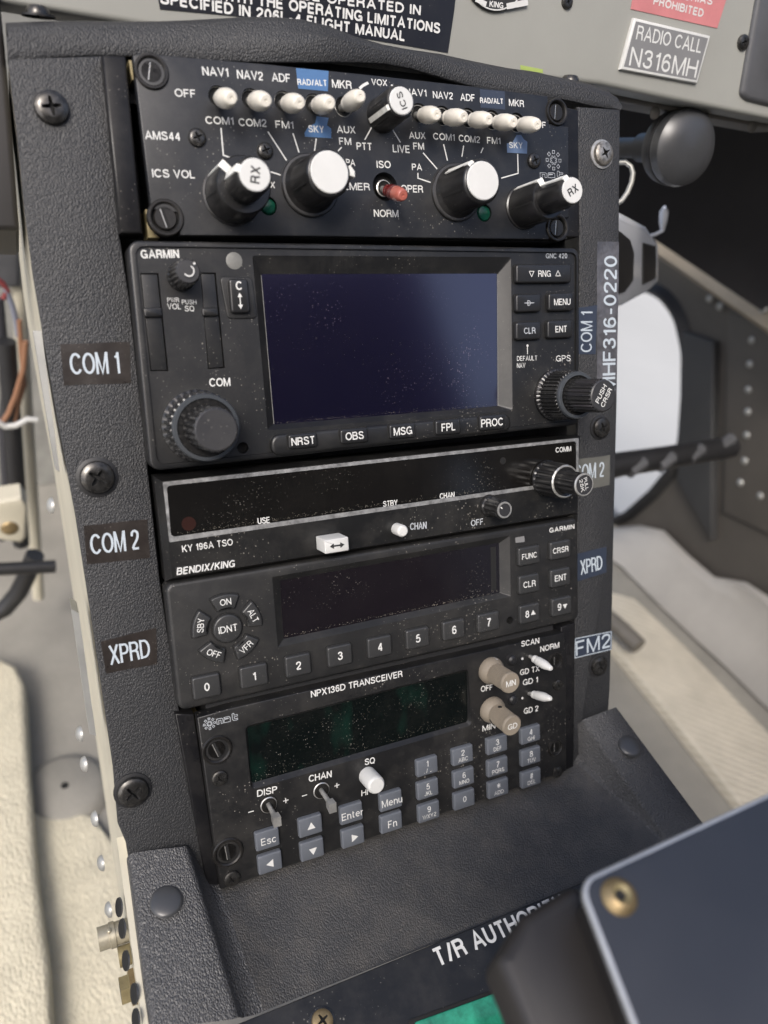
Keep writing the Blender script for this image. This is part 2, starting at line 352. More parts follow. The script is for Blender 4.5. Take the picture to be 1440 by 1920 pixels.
def rr(q, r, n=5):
    q = ccw(q); out = []
    for i in range(len(q)):
        a, b, c = Vector(q[i - 1]), Vector(q[i]), Vector(q[(i + 1) % len(q)])
        d1 = (a - b).normalized(); d2 = (c - b).normalized(); ang = d1.angle(d2); t = min(r / math.tan(ang / 2), (a - b).length * .48, (c - b).length * .48); rad = t * math.tan(ang / 2)
        ctr = b + (d1 + d2).normalized() * (rad / math.sin(ang / 2)); s0 = b + d1 * t - ctr; s1 = b + d2 * t - ctr
        a0 = math.atan2(s0.y, s0.x); da = math.atan2(s0.x * s1.y - s0.y * s1.x, s0.dot(s1))
        for j in range(n + 1): t2 = a0 + da * j / n; out.append((ctr.x + rad * math.cos(t2), ctr.y + rad * math.sin(t2)))
    return out
# ---- a plain grotesque lettering drawn with strokes (capital height 1)
def crom(p, n=5):
    p = [np.array(q, float) for q in p]; P_ = [2 * p[0] - p[1]] + p + [2 * p[-1] - p[-2]]; out = []
    for i in range(1, len(P_) - 2):
        a, b, c, d = P_[i - 1:i + 3]
        for j in range(n):
            t = j / n; out.append(tuple(.5 * (2 * b + (c - a) * t + (2 * a - 5 * b + 4 * c - d) * t * t + (3 * b - a - 3 * c + d) * t ** 3)))
    return out + [tuple(p[-1])]
def arc(cx, cy, rx, ry, a0, a1, n=14): return [(cx + rx * math.cos(math.radians(a0 + (a1 - a0) * i / n)), cy + ry * math.sin(math.radians(a0 + (a1 - a0) * i / n))) for i in range(n + 1)]
u_, d_ = .93, .07
S_ = crom([(.59, .74), (.53, .88), (.33, .93), (.12, .88), (.055, .73), (.14, .60), (.34, .52), (.54, .43), (.63, .27), (.55, .12), (.33, .07), (.10, .12), (.02, .29)])
GL = {
 'A': (.74, [[(0, 0), (.37, .97), (.74, 0)], [(.14, .33), (.60, .33)]]), 'B': (.62, [[(0, 0), (0, 1)], [(0, u_), (.30, u_)] + arc(.36, .73, .20, .20, 90, -90, 8) + [(0, .53)], [(.3, .53)] + arc(.38, .30, .24, .23, 90, -90, 8) + [(0, d_)]]),
 'C': (.70, [arc(.37, .5, .37, .43, 38, 322, 20)]), 'D': (.66, [[(0, 0), (0, 1)], [(0, u_), (.24, u_)] + arc(.26, .5, .40, .43, 88, -88, 14) + [(.24, d_), (0, d_)]]),
 'E': (.54, [[(0, 0), (0, 1)], [(0, u_), (.54, u_)], [(0, .51), (.50, .51)], [(0, d_), (.55, d_)]]), 'F': (.50, [[(0, 0), (0, 1)], [(0, u_), (.51, u_)], [(0, .49), (.44, .49)]]),
 'G': (.74, [arc(.38, .5, .38, .43, 40, 318, 20), [(.40, .45), (.74, .45)], [(.72, .46), (.72, .02)]]), 'H': (.62, [[(0, 0), (0, 1)], [(.62, 0), (.62, 1)], [(0, .52), (.62, .52)]]), 'I': (.02, [[(.01, 0), (.01, 1)]]),
 'J': (.46, [[(.45, 1), (.45, .30)] + arc(.23, .29, .22, .22, 0, -180, 10)]), 'K': (.62, [[(0, 0), (0, 1)], [(.60, 1), (.02, .38)], [(.22, .58), (.62, 0)]]), 'L': (.48, [[(0, 0), (0, 1)], [(0, d_), (.49, d_)]]),
 'M': (.76, [[(0, 0), (0, 1)], [(.76, 0), (.76, 1)], [(.02, .97), (.38, .04), (.74, .97)]]), 'N': (.62, [[(0, 0), (0, 1)], [(.62, 0), (.62, 1)], [(.02, .95), (.60, .05)]]), 'O': (.76, [arc(.38, .5, .38, .43, 90, 450, 26)]),
 'P': (.56, [[(0, 0), (0, 1)], [(0, u_), (.30, u_)] + arc(.32, .70, .24, .23, 90, -90, 9) + [(0, .47)]]), 'Q': (.76, [arc(.38, .5, .38, .43, 90, 450, 26), [(.46, .22), (.74, -.03)]]),
 'R': (.62, [[(0, 0), (0, 1)], [(0, u_), (.32, u_)] + arc(.34, .715, .235, .215, 90, -90, 9) + [(0, .50)], [(.36, .50), (.54, .42), (.575, .20), (.61, 0)]]), 'S': (.64, [S_]), 'T': (.60, [[(.30, 0), (.30, .95)], [(0, u_), (.60, u_)]]),
 'U': (.60, [[(0, 1), (0, .36)] + arc(.30, .345, .30, .275, 180, 360, 12) + [(.60, 1)]]), 'V': (.68, [[(0, 1), (.34, .03), (.68, 1)]]), 'W': (.98, [[(0, 1), (.24, .03), (.49, .96), (.74, .03), (.98, 1)]]), 'X': (.64, [[(0, 0), (.63, 1)], [(.01, 1), (.64, 0)]]),
 'Y': (.66, [[(0, 1), (.33, .44), (.66, 1)], [(.33, .46), (.33, 0)]]), 'Z': (.58, [[(.02, u_), (.55, u_)], [(.56, .95), (.02, .05)], [(0, d_), (.59, d_)]]),
 '0': (.50, [arc(.25, .5, .25, .43, 90, 450, 24)]), '1': (.24, [[(.23, 0), (.23, .98)], [(.23, .95), (.17, .82), (0, .74)]]), '2': (.52, [crom([(.01, .68), (.06, .86), (.26, .93), (.46, .85), (.49, .68), (.40, .50), (.16, .27), (.02, .09)]), [(0, d_), (.52, d_)]]),
 '3': (.52, [crom([(.02, .74), (.09, .88), (.25, .93), (.42, .87), (.46, .73), (.39, .58), (.20, .53)]), crom([(.20, .53), (.42, .47), (.50, .30), (.42, .12), (.24, .07), (.06, .13), (.0, .29)])]), '4': (.54, [[(.40, 0), (.40, .97)], [(.40, .95), (.03, .33)], [(.01, .29), (.54, .29)]]),
 '5': (.52, [[(.46, u_), (.11, u_)], [(.11, u_), (.05, .47)], crom([(.05, .48), (.13, .57), (.28, .60), (.45, .52), (.50, .33), (.43, .14), (.24, .07), (.06, .13), (.0, .26)])]), '6': (.52, [crom([(.47, .78), (.39, .90), (.26, .93), (.10, .82), (.02, .50), (.06, .20), (.25, .07), (.44, .15), (.49, .33), (.42, .52), (.26, .58), (.10, .50), (.03, .34)])]),
 '7': (.50, [[(0, u_), (.50, u_)], crom([(.49, .92), (.30, .60), (.18, .28), (.14, 0)])]), '8': (.52, [arc(.26, .735, .21, .195, 90, 450, 16), arc(.26, .30, .255, .235, 90, 450, 18)]), '9': (.52, [[(.52 - x, 1 - y) for x, y in crom([(.47, .78), (.39, .90), (.26, .93), (.10, .82), (.02, .50), (.06, .20), (.25, .07), (.44, .15), (.49, .33), (.42, .52), (.26, .58), (.10, .50), (.03, .34)])]]),
 '-': (.32, [[(0, .40), (.32, .40)]]), '/': (.32, [[(0, 0), (.32, 1)]]), '.': (.02, [[(.01, 0), (.01, .14)]]), '_': (.4, [[(0, .02), (.4, .02)]]), '*': (.5, [[(.25, .2), (.25, .9)], [(0, .38), (.5, .72)], [(0, .72), (.5, .38)]]), '#': (.56, [[(.14, 0), (.22, 1)], [(.36, 0), (.44, 1)], [(0, .35), (.52, .35)], [(.05, .66), (.56, .66)]]),
 's': (.46, [[(x * .72, y * .735) for x, y in S_]]), 'c': (.48, [arc(.26, .365, .26, .30, 42, 318, 16)]), 'e': (.52, [[(.01, .38), (.50, .38)] + arc(.26, .365, .25, .30, 5, 318, 18)]), 'n': (.44, [[(0, 0), (0, .72)], [(0, .46)] + arc(.22, .44, .22, .22, 150, 0, 8) + [(.44, 0)]]),
 'u': (.44, [[(.44, .72), (.44, 0)], [(0, .72), (0, .31)] + arc(.22, .28, .22, .21, 180, 340, 8)]), 't': (.28, [[(.10, .92), (.10, .16), (.16, .07), (.28, .07)], [(0, .68), (.27, .68)]]), 'r': (.26, [[(0, 0), (0, .72)], [(0, .44), (.08, .60), (.27, .65)]]), ' ': (.16, []),
}
SPC = .235
def weight(bold): return .132 + bold * 2.6
def textw(txt, bold=0): return sum(GL[c][0] for c in txt) + SPC * (len(txt) - 1) + (bold > .018) * .05 * (len(txt) - 1)
def letter_strokes(txt, cap, wid=None, bold=0, slant=0):
    """quads (in mm, baseline start at 0,0) of the strokes of a word, and the stroke number of each"""
    wt = weight(bold) * cap; tw = textw(txt, bold); wid = wid or tw * cap + wt; sx = (wid - wt) / max(tw, .05)
    if len(txt) == 1: sx = min(sx, cap)
    x0 = wt / 2 + (wid - wt - tw * sx) / 2; out = []; k = 0; wv = min(wt, sx * .30 + .0) if sx < cap * .7 else wt
    for c in txt:
        for pl in GL[c][1]:
            P_ = [Vector((x0 + x * sx + slant * y * cap, y * cap)) for x, y in pl]; closed = (P_[0] - P_[-1]).length < 1e-6; n = len(P_); Ls = []
            for i, p in enumerate(P_):
                a = P_[i - 1] if i else (P_[-2] if closed else None); b = P_[i + 1] if i < n - 1 else (P_[1] if closed else None)
                d1 = (p - a).normalized() if a is not None else None; d2 = (b - p).normalized() if b is not None else None
                d1 = d1 or d2; d2 = d2 or d1; d = d1 + d2; d = d.normalized() if d.length > .2 else d2; nn = Vector((-d.y, d.x)); q = max(nn.dot(Vector((-d2.y, d2.x))), .55)
                w2 = (wt * abs(d2.x) ** 2 + wv * abs(d2.y) ** 2) / 2 / q; Ls.append((p + nn * w2, p - nn * w2))
            for i in range(n - 1): out.append(((Ls[i][1], Ls[i + 1][1], Ls[i + 1][0], Ls[i][0]), k))
            k += 1
        x0 += (GL[c][0] + SPC + (bold > .018) * .05) * sx
    return out
def centre(q): return np.mean(np.array(q), axis=0)
# ------------------------------------------------------------------ common parts
def phillips(parent, px, py, rpx, h, k='screw', fr=F, washer=None, name='screw', label=None, rot=.3, dome=.45):
    r = rpx * fr.px(px, py, h); c = fr.at(px, py, h + r * dome); m = MB(); c = (c[0], c[1])
    if washer:
        m.lathe((*c, h), (0, 0, 1), [(r * 1.2, 0, washer), (r * 1.2, r * .12, washer), (r * .9, r * .2, washer)], n=28)
    z0 = h + (r * .12 if washer else 0); N = 24
    prof = [(r, 0), (r, r * .16), (r * .94, r * .32), (r * .8, r * (dome - .06)), (r * .62, r * dome)]
    last = m.lathe((*c, z0), (0, 0, 1), [(a, b, k) for a, b in prof], n=N, cap=False)
    # cross recess: a star-shaped pit
    zt = z0 + r * dome; star = []
    for i in range(N):
        t = 2 * PI * i / N; q = abs(math.cos(2 * (t - rot))); rr_ = r * (.56 if q > .9 else (.30 if q > .6 else .19))
        star.append((c[0] + rr_ * math.cos(t), c[1] + rr_ * math.sin(t), zt))
    a = m.ring(star); m.bridge(last, a, k)
    b = m.ring([(c[0] + (x - c[0]) * .6, c[1] + (y - c[1]) * .6, zt - r * .35) for x, y, z in star]); m.bridge(a, b, 'hole'); m.face(b, 'hole')
    return m.build(name, parent, label=label)
def dzus(parent, px, py, rpx, h, slot=80, fr=F):
    r = rpx * fr.px(px, py, h); c = fr.at(px, py, h + 1)[:2]; m = MB()
    m.lathe((*c, h - 1), (0, 0, 1), [(r, 0, 'dzus'), (r, 2.2, 'dzus'), (r * .94, 2.6, 'dzus'), (r * .84, 2.6, 'dzus'), (r * .76, 2.2, 'dzus'), (r * .74, .9, 'hole'), (r * .66, .9, 'hole'), (r * .64, 1.5, 'dzus'), (r * .58, 1.8, 'dzus')], n=36)
    t = math.radians(slot); d = np.array([math.cos(t), math.sin(t)]); nn = np.array([-d[1], d[0]])
    q = [np.array(c) + d * (a * r * .55) + nn * (b * r * .085) for a, b in ((-1, -1), (1, -1), (1, 1), (-1, 1))]
    m.sheet(q, h + .84, 'hole'); m.stroke([np.array(c) - d * r * .5 + nn * r * .12, np.array(c) + d * r * .5 + nn * r * .12], r * .05, h + .86, 'steel')
    return m.build('quarter_turn_fastener', parent)
def button(parent, fr, cx, cy, wpx, hpx, h, hgt, k='button', r=.9, legend=None, cap=None, lk='letter', bold=.012, name='push_button', quadpx=None, well=True, bev=.6, label=None, dx=0, dy=0, lw=None):
    """a key centred on photo point (cx,cy), size measured there; legend = printed characters"""
    m = MB(); ht = h + hgt
    a = fr.at(cx - wpx / 2, cy, ht); b = fr.at(cx + wpx / 2, cy, ht); wd = abs(b[0] - a[0]); hh = hpx * fr.px(cx, cy, ht); c = (a + b) / 2; c = fr.at(cx, cy, ht)
    q = [(c[0] + sx * wd / 2, c[1] + sy * hh / 2) for sx, sy in ((-1, -1), (1, -1), (1, 1), (-1, 1))]
    if well:
        o = [(c[0] + sx * (wd / 2 + .35), c[1] + sy * (hh / 2 + .35)) for sx, sy in ((-1, -1), (1, -1), (1, 1), (-1, 1))]
        m.sheet(rr(o, r + .3), h + .03, 'hole')
    m.prism(rr(q, r), h - .2, ht, k, bev=bev)
    if legend:
        for L in (legend if isinstance(legend, list) else [(legend, 0, 0, cap, None)]):
            s_, ox, oy, cp, wmm = L; cp = cp * fr.px(cx, cy, ht)
            wm = wmm or (textw(s_, bold) + weight(bold)) * cp * .97
            m.word(s_, (c[0] + dx + ox - wm / 2, c[1] + dy + oy - cp / 2), (1, 0), cp, ht + .03, lk, wid=wm, bold=bold)
    return m, c, ht
def knob_at(fr, tip, h): return fr.at(tip[0], tip[1], h)

def settle(m, a, b, h, n, spread, up=(0, 1), k='grit', size=.12):
    a = np.array(a[:2]); b = np.array(b[:2]); up = np.array(up, float)
    for i in range(int(n * .7)):
        p = a + (b - a) * random.random() + up * abs(random.gauss(0, spread)); r = size * random.uniform(.3, 1.0); t = random.uniform(0, 6.3)
        m.sheet([(p[0] + r * random.uniform(.5, 1) * math.cos(t + q), p[1] + r * random.uniform(.5, 1) * math.sin(t + q)) for q in (0, 1.6, 3.1, 4.7)], h + random.uniform(0, .02), k)
MT['grit'] = mat('grit', (.17, .155, .125), .9)
# ------------------------------------------------------------------ console pedestal
HP = -7.0                                                # face of the covering plate
con = thing('console_pedestal', 'black leather-grained console pedestal that carries the stack of radios', 'console', F, (0, -100, HP))
def pf(pts, h=HP): return F.quad(pts, h)
Lx = [(14, 110), (30, 240), (46, 400), (62, 520), (84, 650), (108, 790), (140, 960), (168, 1140), (196, 1330), (212, 1440), (221, 1545), (236, 1580), (244, 1630)]
Rx = [(1163, 205), (1162, 340), (1160, 560), (1157, 760), (1152, 960), (1148, 1150), (1144, 1290), (1141, 1335), (1098, 1350), (1098, 1400)]
hole = [(1083, 200), (1087, 440), (1085, 700), (1083, 980), (1078, 1180), (1075, 1455), (398, 1672), (384, 1590), (336, 1330), (300, 1090), (243, 560), (224, 440), (192, 104)]
m = MB()
m.prism(pf(Lx + [(398, 1690)] + list(reversed(hole[7:])) [:0] + hole[6:]), HP - 1.6, HP, 'vinyl', bev=.5)
m.prism(pf(Rx + [(1075, 1460)] + list(reversed(hole[:6]))), HP - 1.6, HP, 'vinyl', bev=.5)
# rolled, slightly buckled upper lip
cols = [(14, 112, 38), (40, 112, 37), (75, 109, 36), (110, 106, 35), (150, 104, 35), (192, 103, 36), (240, 104, 37), (300, 106, 38), (360, 110, 38), (420, 113, 37), (470, 115, 36), (520, 116, 37), (570, 116, 41), (620, 116, 52), (670, 117, 71), (720, 119, 86), (770, 128, 94), (830, 146, 100), (890, 163, 112), (950, 174, 124), (1010, 180, 134), (1060, 187, 145), (1083, 192, 149), (1110, 198, 157), (1140, 203, 170), (1155, 204, 184), (1163, 207, 203)]
rows = []
for x, yb, yt in cols:
    yt -= 9 * math.exp(-((x - 520) / 190) ** 2) + 2
    b = 4.6 * math.exp(-((x - 590) / 170) ** 2)
    lo = F.at(x, yb, HP + b); hi = F.at(x - 4 * (x < 100), yt, HP + b - 1.5)
    d = hi - lo; L = max(np.linalg.norm(d[:2]), .5); rr0 = min(4.5, L * .45)
    seq = [(lo[0], lo[1] + .0, lo[2] - 1.3), (lo[0], lo[1], lo[2] - .25), (lo[0] + d[0] * .03, lo[1] + d[1] * .03, lo[2])]
    for t in (.3, .55): seq.append((lo[0] + d[0] * t, lo[1] + d[1] * t, lo[2] + .3 * b * math.sin(t * PI)))
    for a in (0, 25, 50, 75, 95):
        a = math.radians(a); seq.append((hi[0], hi[1] - rr0 + rr0 * math.sin(a), lo[2] - rr0 + rr0 * math.cos(a)))
    seq.append((hi[0], hi[1] - 1.2, lo[2] - rr0 - 8)); seq.append((hi[0], hi[1] - 2.5, lo[2] - rr0 - 22))
    rows.append(m.ring(seq))
for a, b in zip(rows[:-1], rows[1:]):
    for i in range(len(a) - 1): m.face([a[i], b[i], b[i + 1], a[i + 1]], 'vinyl')
m.build('cover_plate', con, sharp=50)
# box of the pedestal behind the plate (right and back are dark, left is a cream skin)
m = MB()
lw = [F.at(x + 1, y, HP - 1.65) for x, y in Lx]
xl = -104.6
for i in range(len(lw) - 1): m.face(m.ring([lw[i], lw[i + 1], (lw[i + 1][0], lw[i + 1][1], -170), (lw[i][0], lw[i][1], -170)]), 'cream')
bb = lw[-1]; m.face(m.ring([bb, (bb[0], bb[1] - 170, 70), (bb[0] , bb[1] - 300, -60), (bb[0], bb[1], -170)]), 'cream')
m.build('side_skin', con, sharp=30)
m = MB()
rw = [F.at(x - 3, y, HP - 1.7) for x, y in Rx[:8]]
for i in range(len(rw) - 1): m.face(m.ring([rw[i + 1], rw[i], (rw[i][0] - 1, rw[i][1], -120), (rw[i + 1][0] - 1, rw[i + 1][1], -120)]), 'rubber')
m.sheet([(-94, 58), (-94, -225), (82, -225), (82, 58)], -27, 'recess')
for a, b in (((-80, 48), (-80, -212)), ((80, 48), (80, -212))):
    m.face(m.ring([(a[0], a[1], HP - 1.5), (b[0], b[1], HP - 1.5), (b[0], b[1], -30), (a[0], a[1], -30)]), 'recess')
m.sheet([(-84, 40), (84, 40), (84, 50), (30, 57), (-50, 57), (-84, 53)], -12.5, 'recess'); m.build('inner_box', con)  # last sheet: black backing added behind the lip so its gap stays dark
# mounting rails and the plated bracket edges beside them
def bar(name, pts, h0, h1, k, bev=.5):
    m = MB(); m.prism(F.quad(pts, h1), h0, h1, k, bev=bev); return m.build(name, con)
bar('mounting_rail', [(191, 102), (236, 104), (268, 438), (225, 437)], -12, -3.2, 'rail', .8)
bar('bracket_edge', [(241, 112), (253, 113), (259, 150), (247, 150)], -14, -5.5, 'zinc', .3)
bar('bracket_edge', [(272, 392), (286, 392), (300, 446), (278, 446)], -14, -5.5, 'zinc', .3)
bar('mounting_rail', [(1040, 196), (1085, 206), (1087, 444), (1046, 444)], -12, -2.6, 'rail', .5)
bar('mounting_rail', [(328, 1338), (364, 1340), (412, 1664), (390, 1668)], -16, -4.5, 'rail', .6)
bar('bracket_edge', [(366, 1345), (376, 1345), (420, 1668), (410, 1668)], -16, -7, 'zinc', .3)
bar('mounting_rail', [(1052, 1176), (1079, 1168), (1076, 1438), (1056, 1446)], -14, -2.6, 'rail', .5)
bar('bracket_edge', [(1066, 1452), (1092, 1392), (1095, 1420), (1080, 1448)], -14, -8.5, 'zinc', .3)
# screws through the plate
phillips(con, 97, 198, 33, HP, 'screw', rot=.2); phillips(con, 183, 896, 31, HP, 'screw', washer='rubber', rot=.9); phillips(con, 250, 1487, 27, HP, 'screw', washer='rubber', rot=.6)
phillips(con, 1134, 287, 23, HP, 'screwworn', washer='silver', rot=.5, label='worn screw head with bare metal showing on a bright washer'); phillips(con, 1130, 802, 19, HP, 'screw', washer='rubber', rot=.4); phillips(con, 1126, 1250, 17, HP, 'screw', washer='rubber', rot=.4)
# two screws on the rolled top
for px_, py_, rp in ((72, 22, 24), (1068, 148, 19)):
    c = F.at(px_, py_ + 10, -13); r = rp * F.px(px_, py_, -13); m = MB()
    ax = (0, .96, .26)
    m.lathe(c, ax, [(r * 1.35, 0, 'rubber'), (r * 1.35, r * .15, 'rubber'), (r, r * .2, 'screw'), (r * .97, r * .45, 'screw'), (r * .72, r * .8, 'screw'), (r * .45, r * .88, 'screw'), (r * .3, r * .6, 'hole')], n=24)
    m.build('screw', con)
# tape labels on the plate
def sticker(q, txt, b, cap, k='sticker', lk='letterblue', bold=-.010, label=None, frame=False, capmm=None):
    m = MB(); h = HP + .12
    pts = F.quad(q, h); poly = []
    for i in range(4):
        a = np.array(pts[i]); c = np.array(pts[(i + 1) % 4])
        for t in (0, .25, .5, .75): poly.append(tuple(a + (c - a) * t + np.array([random.uniform(-.12, .12), random.uniform(-.12, .12)]) * (t > 0)))
    m.prism(poly, HP + .01, h, k)
    m.text(F, txt, *b, cap, h + .03, lk, bold=bold, capmm=capmm)
    if frame:
        c = np.mean(np.array(pts), axis=0); p = [tuple(c + (np.array(x) - c) * .95) for x in pts]; m.stroke(p + [p[0]], .35, h + .03, lk)
    m.build('tape_label', con, label=label)
sticker([(113, 645), (243, 641), (246, 718), (120, 723)], 'COM 1', (133, 703, 226, 700), 41, label='dark tape label reading COM 1 beside the big screen radio')
sticker([(157, 986), (276, 974), (281, 1046), (163, 1058)], 'COM 2', (171, 1041, 263, 1030), 39, label='dark tape label reading COM 2 left of the thin radio')
sticker([(189, 1203), (293, 1177), (295, 1245), (199, 1263)], 'XPRD', (207, 1247, 283, 1232), 36, label='dark tape label reading XPRD left of the transponder')
sticker([(1083, 577), (1120, 572), (1117, 664), (1083, 664)], 'COM 1', (1110, 660, 1111, 584), 20, k='darktape', capmm=5.6, label='sideways tape label reading COM 1')
sticker([(1120, 453), (1160.5, 453), (1156, 738), (1119, 738)], 'MHF316-0220', (1153, 734, 1157, 480), 26, k='stickershine', bold=.004, capmm=6.3, label='long shiny vertical label with the serial number')
sticker([(1080, 862), (1144, 853), (1143, 909), (1080, 921)], 'COM 2', (1078, 901, 1133, 894), 29, k='stickergrey', label='grey tape label reading COM 2 on the right')
sticker([(1079, 1039), (1137, 1025), (1137, 1073), (1079, 1091)], 'XPRD', (1089, 1078, 1130, 1067), 27, k='darktape', label='dark tape label reading XPRD on the right')
sticker([(1077, 1197), (1148, 1183), (1147, 1218), (1076, 1235)], 'FM2', (1080, 1230, 1145, 1213), 27, k='darktape', frame=True, bold=0, label='outlined label reading FM2')
# ------------------------------------------------------------------ audio panel
aud = thing('audio_panel', 'uppermost black audio selector panel with two rows of white toggles', 'radio panel', F, (0, 20, -3))
AMSH = 0.0
def pa(pts, h=AMSH): return F.quad(pts, h)
sw_holes = [(409, 180), (471, 185), (532, 190), (589, 195), (645, 200), (786, 212), (830, 217), (878, 221), (923, 225), (969, 230)]
m = MB()
body = pa([(249, 104), (262, 99), (317, 104), (500, 120), (700, 141), (880, 161), (1027, 180), (1030, 232), (1066, 238), (1067, 408), (1028, 412), (1030, 449), (800, 446), (600, 443), (338, 441), (336, 398), (284, 392)])
holes = [circ(F.at(x, y, AMSH)[:2], 20 * F.px(x, y, AMSH) * (1 if x < 700 else .95), 20) for x, y in sw_holes]
iso = F.at(722, 350, AMSH)[:2]; holes.append(circ(iso, 27 * F.px(722, 350, AMSH), 24))
leds = [(503, 386, 18), (908, 399, 17)]
for x, y, r in leds: holes.append(circ(F.at(x, y, AMSH)[:2], r * F.px(x, y, AMSH), 20))
m.prism(body, -3, AMSH, 'ams', bev=.35, holes=holes)
m.sheet(pa([(252, 104), (1046, 186), (1060, 449), (288, 441)], -4), -3.0, 'hole')
H = AMSH + .05
for a in [('NAV1', 380, 141, 429, 144, 16), ('NAV2', 445, 147, 494, 151, 16), ('ADF', 510, 152.5, 545.5, 154.5, 15.5), ('MKR', 623, 164, 660, 167, 15), ('OFF', 328.5, 181, 368, 183, 14.5),
          ('COM1', 386, 232, 438.6, 234, 14), ('COM2', 448, 236, 500.6, 238, 14), ('FM1', 517, 239.6, 550.7, 241.5, 13.5), ('AMS44', 272.3, 260.7, 339, 264, 15.5), ('ICS VOL', 286, 332, 366.3, 334.6, 15),
          ('AUX', 632, 249, 667, 250.2, 13), ('FM', 636.4, 271, 659, 271.8, 13), ('PTT', 669, 280.5, 698, 281.8, 13.5), ('VOX', 696.6, 159, 726.4, 161.3, 11.5), ('LIVE', 736.7, 285.3, 769, 287, 14),
          ('ISO', 706.6, 314.8, 733, 315.4, 13.5), ('EMER', 643.8, 356, 694, 357, 13.5), ('OPER', 752, 360.2, 793.7, 361.3, 13.5), ('NORM', 701.3, 406.4, 747.5, 407.2, 13.5), ('PA', 649, 309.6, 666.2, 311, 11.5),
          ('PA', 772.6, 318.8, 791.6, 319.6, 12), ('AUX', 767.3, 260, 798.2, 260.7, 12.5), ('FM', 775.2, 280, 795.5, 280.5, 12.5), ('NAV1', 760, 178.5, 800, 181, 12.8), ('NAV2', 812, 184, 849.6, 186.5, 13), ('ADF', 863.3, 188.4, 891, 190.2, 13),
          ('MKR', 954.4, 198.2, 982.8, 200.8, 12.5), ('OFF', 997, 238, 1023.7, 240.4, 11.5), ('COM1', 812.4, 261.5, 852.8, 264, 12.5), ('COM2', 860.2, 265, 900.3, 268.3, 12.5), ('FM1', 913.5, 269, 938.5, 270.2, 12), ('TX', 497, 351, 516, 353, 12)]:
    m.text(F, a[0], a[1], a[2], a[3], a[4], a[5], H, bold=.010)
def ln(pts, w_, k='letter'): m.stroke([F.at(x, y, H)[:2] for x, y in pts], w_, H, k)
for p in [[(414.3, 240), (418.8, 291), (447.8, 301)], [(502.4, 247), (537.5, 301)], [(549.3, 250), (560.7, 286)], [(593, 260), (589.7, 283)], [(640.6, 276), (634, 283)], [(507, 322), (526, 328)], [(696.6, 239), (684, 262)], [(735.6, 242), (750.7, 267)],
          [(783.6, 324), (783.6, 334), (807.4, 342)], [(793.4, 286.6), (819.8, 317)], [(831.7, 270.5), (839, 301)], [(869.4, 273), (866, 294)], [(906, 277), (901.6, 287)], [(970.7, 288.7), (971.5, 325), (939.8, 334)], [(733, 159.5), (737, 160)]]: ln(p, .38)
ln([(674, 166), (681, 160), (690.5, 155)], .8)
# outlined sun mark and outlined letters of the maker
def sunmark(m, fr, cx, cy, rpx, h, k, w_=.16):
    c = fr.at(cx, cy, h)[:2]; R = rpx * fr.px(cx, cy, h)
    for i in range(8):
        t = PI / 2 + i * PI / 4; d = np.array([math.cos(t), math.sin(t)]); n = np.array([-d[1], d[0]]); s_ = R * .13
        q = [c + d * R * .74 + (a * d + b * n) * s_ for a, b in ((-1, -1), (1, -1), (1, 1), (-1, 1))]; m.stroke(q + [q[0]], w_, h, k)
        if i % 2 == 0 or True: m.stroke([c + d * R * .42 + n * R * .13, c + d * R * .22 + n * R * .02, c + d * R * .42 - n * R * .13], w_, h, k)
def outlined(m, fr, x0, y0, x1, y1, xh, h, k, w_=.16):
    a = fr.at(x0, y0, h)[:2]; b = fr.at(x1, y1, h)[:2]; u = (b - a); L = np.linalg.norm(u); u = u / L; v = np.array([-u[1], u[0]]); X = xh * fr.px(x0, y0, h); s_ = L / 3.3
    def P_(x, y): return a + u * x * s_ + v * y * X
    n_ = [(0, 0), (0, 1), (.75, 1), (.95, .8), (.95, 0), (.65, 0), (.65, .65), (.3, .65), (.3, 0)]
    a_ = [(1.15, 0), (1.1, .2), (1.1, .5), (1.3, .62), (1.75, .62), (1.75, .74), (1.15, .74), (1.15, 1), (1.85, 1), (2.05, .8), (2.05, 0)]
    t_ = [(2.4, 1.35), (2.4, .25), (2.6, 0), (3.2, 0), (3.2, .28), (2.75, .28), (2.7, .4), (2.7, .7), (3.2, .7), (3.2, 1), (2.7, 1), (2.7, 1.35)]
    for g in (n_, a_, t_): m.stroke([P_(*p) for p in g] + [P_(*g[0])], w_, h, k)
sunmark(m, F, 1038, 300.5, 21, H, 'letterdim'); outlined(m, F, 1013, 333, 1057, 333, 9, H, 'letterdim')
m.build('faceplate', aud)
m = MB(); m.prism([(-70, 42), (70, 42), (72, 2), (-70, 2)], -60, -4.2, 'recess'); m.build('housing', aud)
# blue tape pieces
def tape(q, txt, b, cap, k):
    m = MB(); m.prism(pa(q, .1), .01, .1, k); m.text(F, txt, *b, cap, .13, 'letter', bold=.02); return m.build('tape_label', aud)
tape([(555, 127.5), (616, 133), (614.8, 171), (559.4, 166)], 'RAD/ALT', (558, 159, 613.5, 161.3), 11, 'bluetape')
tape([(571, 249), (578, 238), (591, 231), (594, 218), (616, 221), (613, 235), (621, 241), (621, 259), (572, 256)], 'SKY', (578.4, 247.6, 608.2, 249), 12.7, 'bluetape')
tape([(899.7, 167.3), (946.4, 171.2), (947.2, 205.5), (901.6, 201.6)], 'RAD/ALT', (900.3, 193, 943.8, 195), 10, 'darktape')
tape([(950.5, 269), (961, 267), (969, 253), (977, 253), (982, 261), (988.7, 266), (988.2, 288), (951, 286)], 'SKY', (954.4, 277.3, 980.2, 278.3), 11, 'bluetape2')
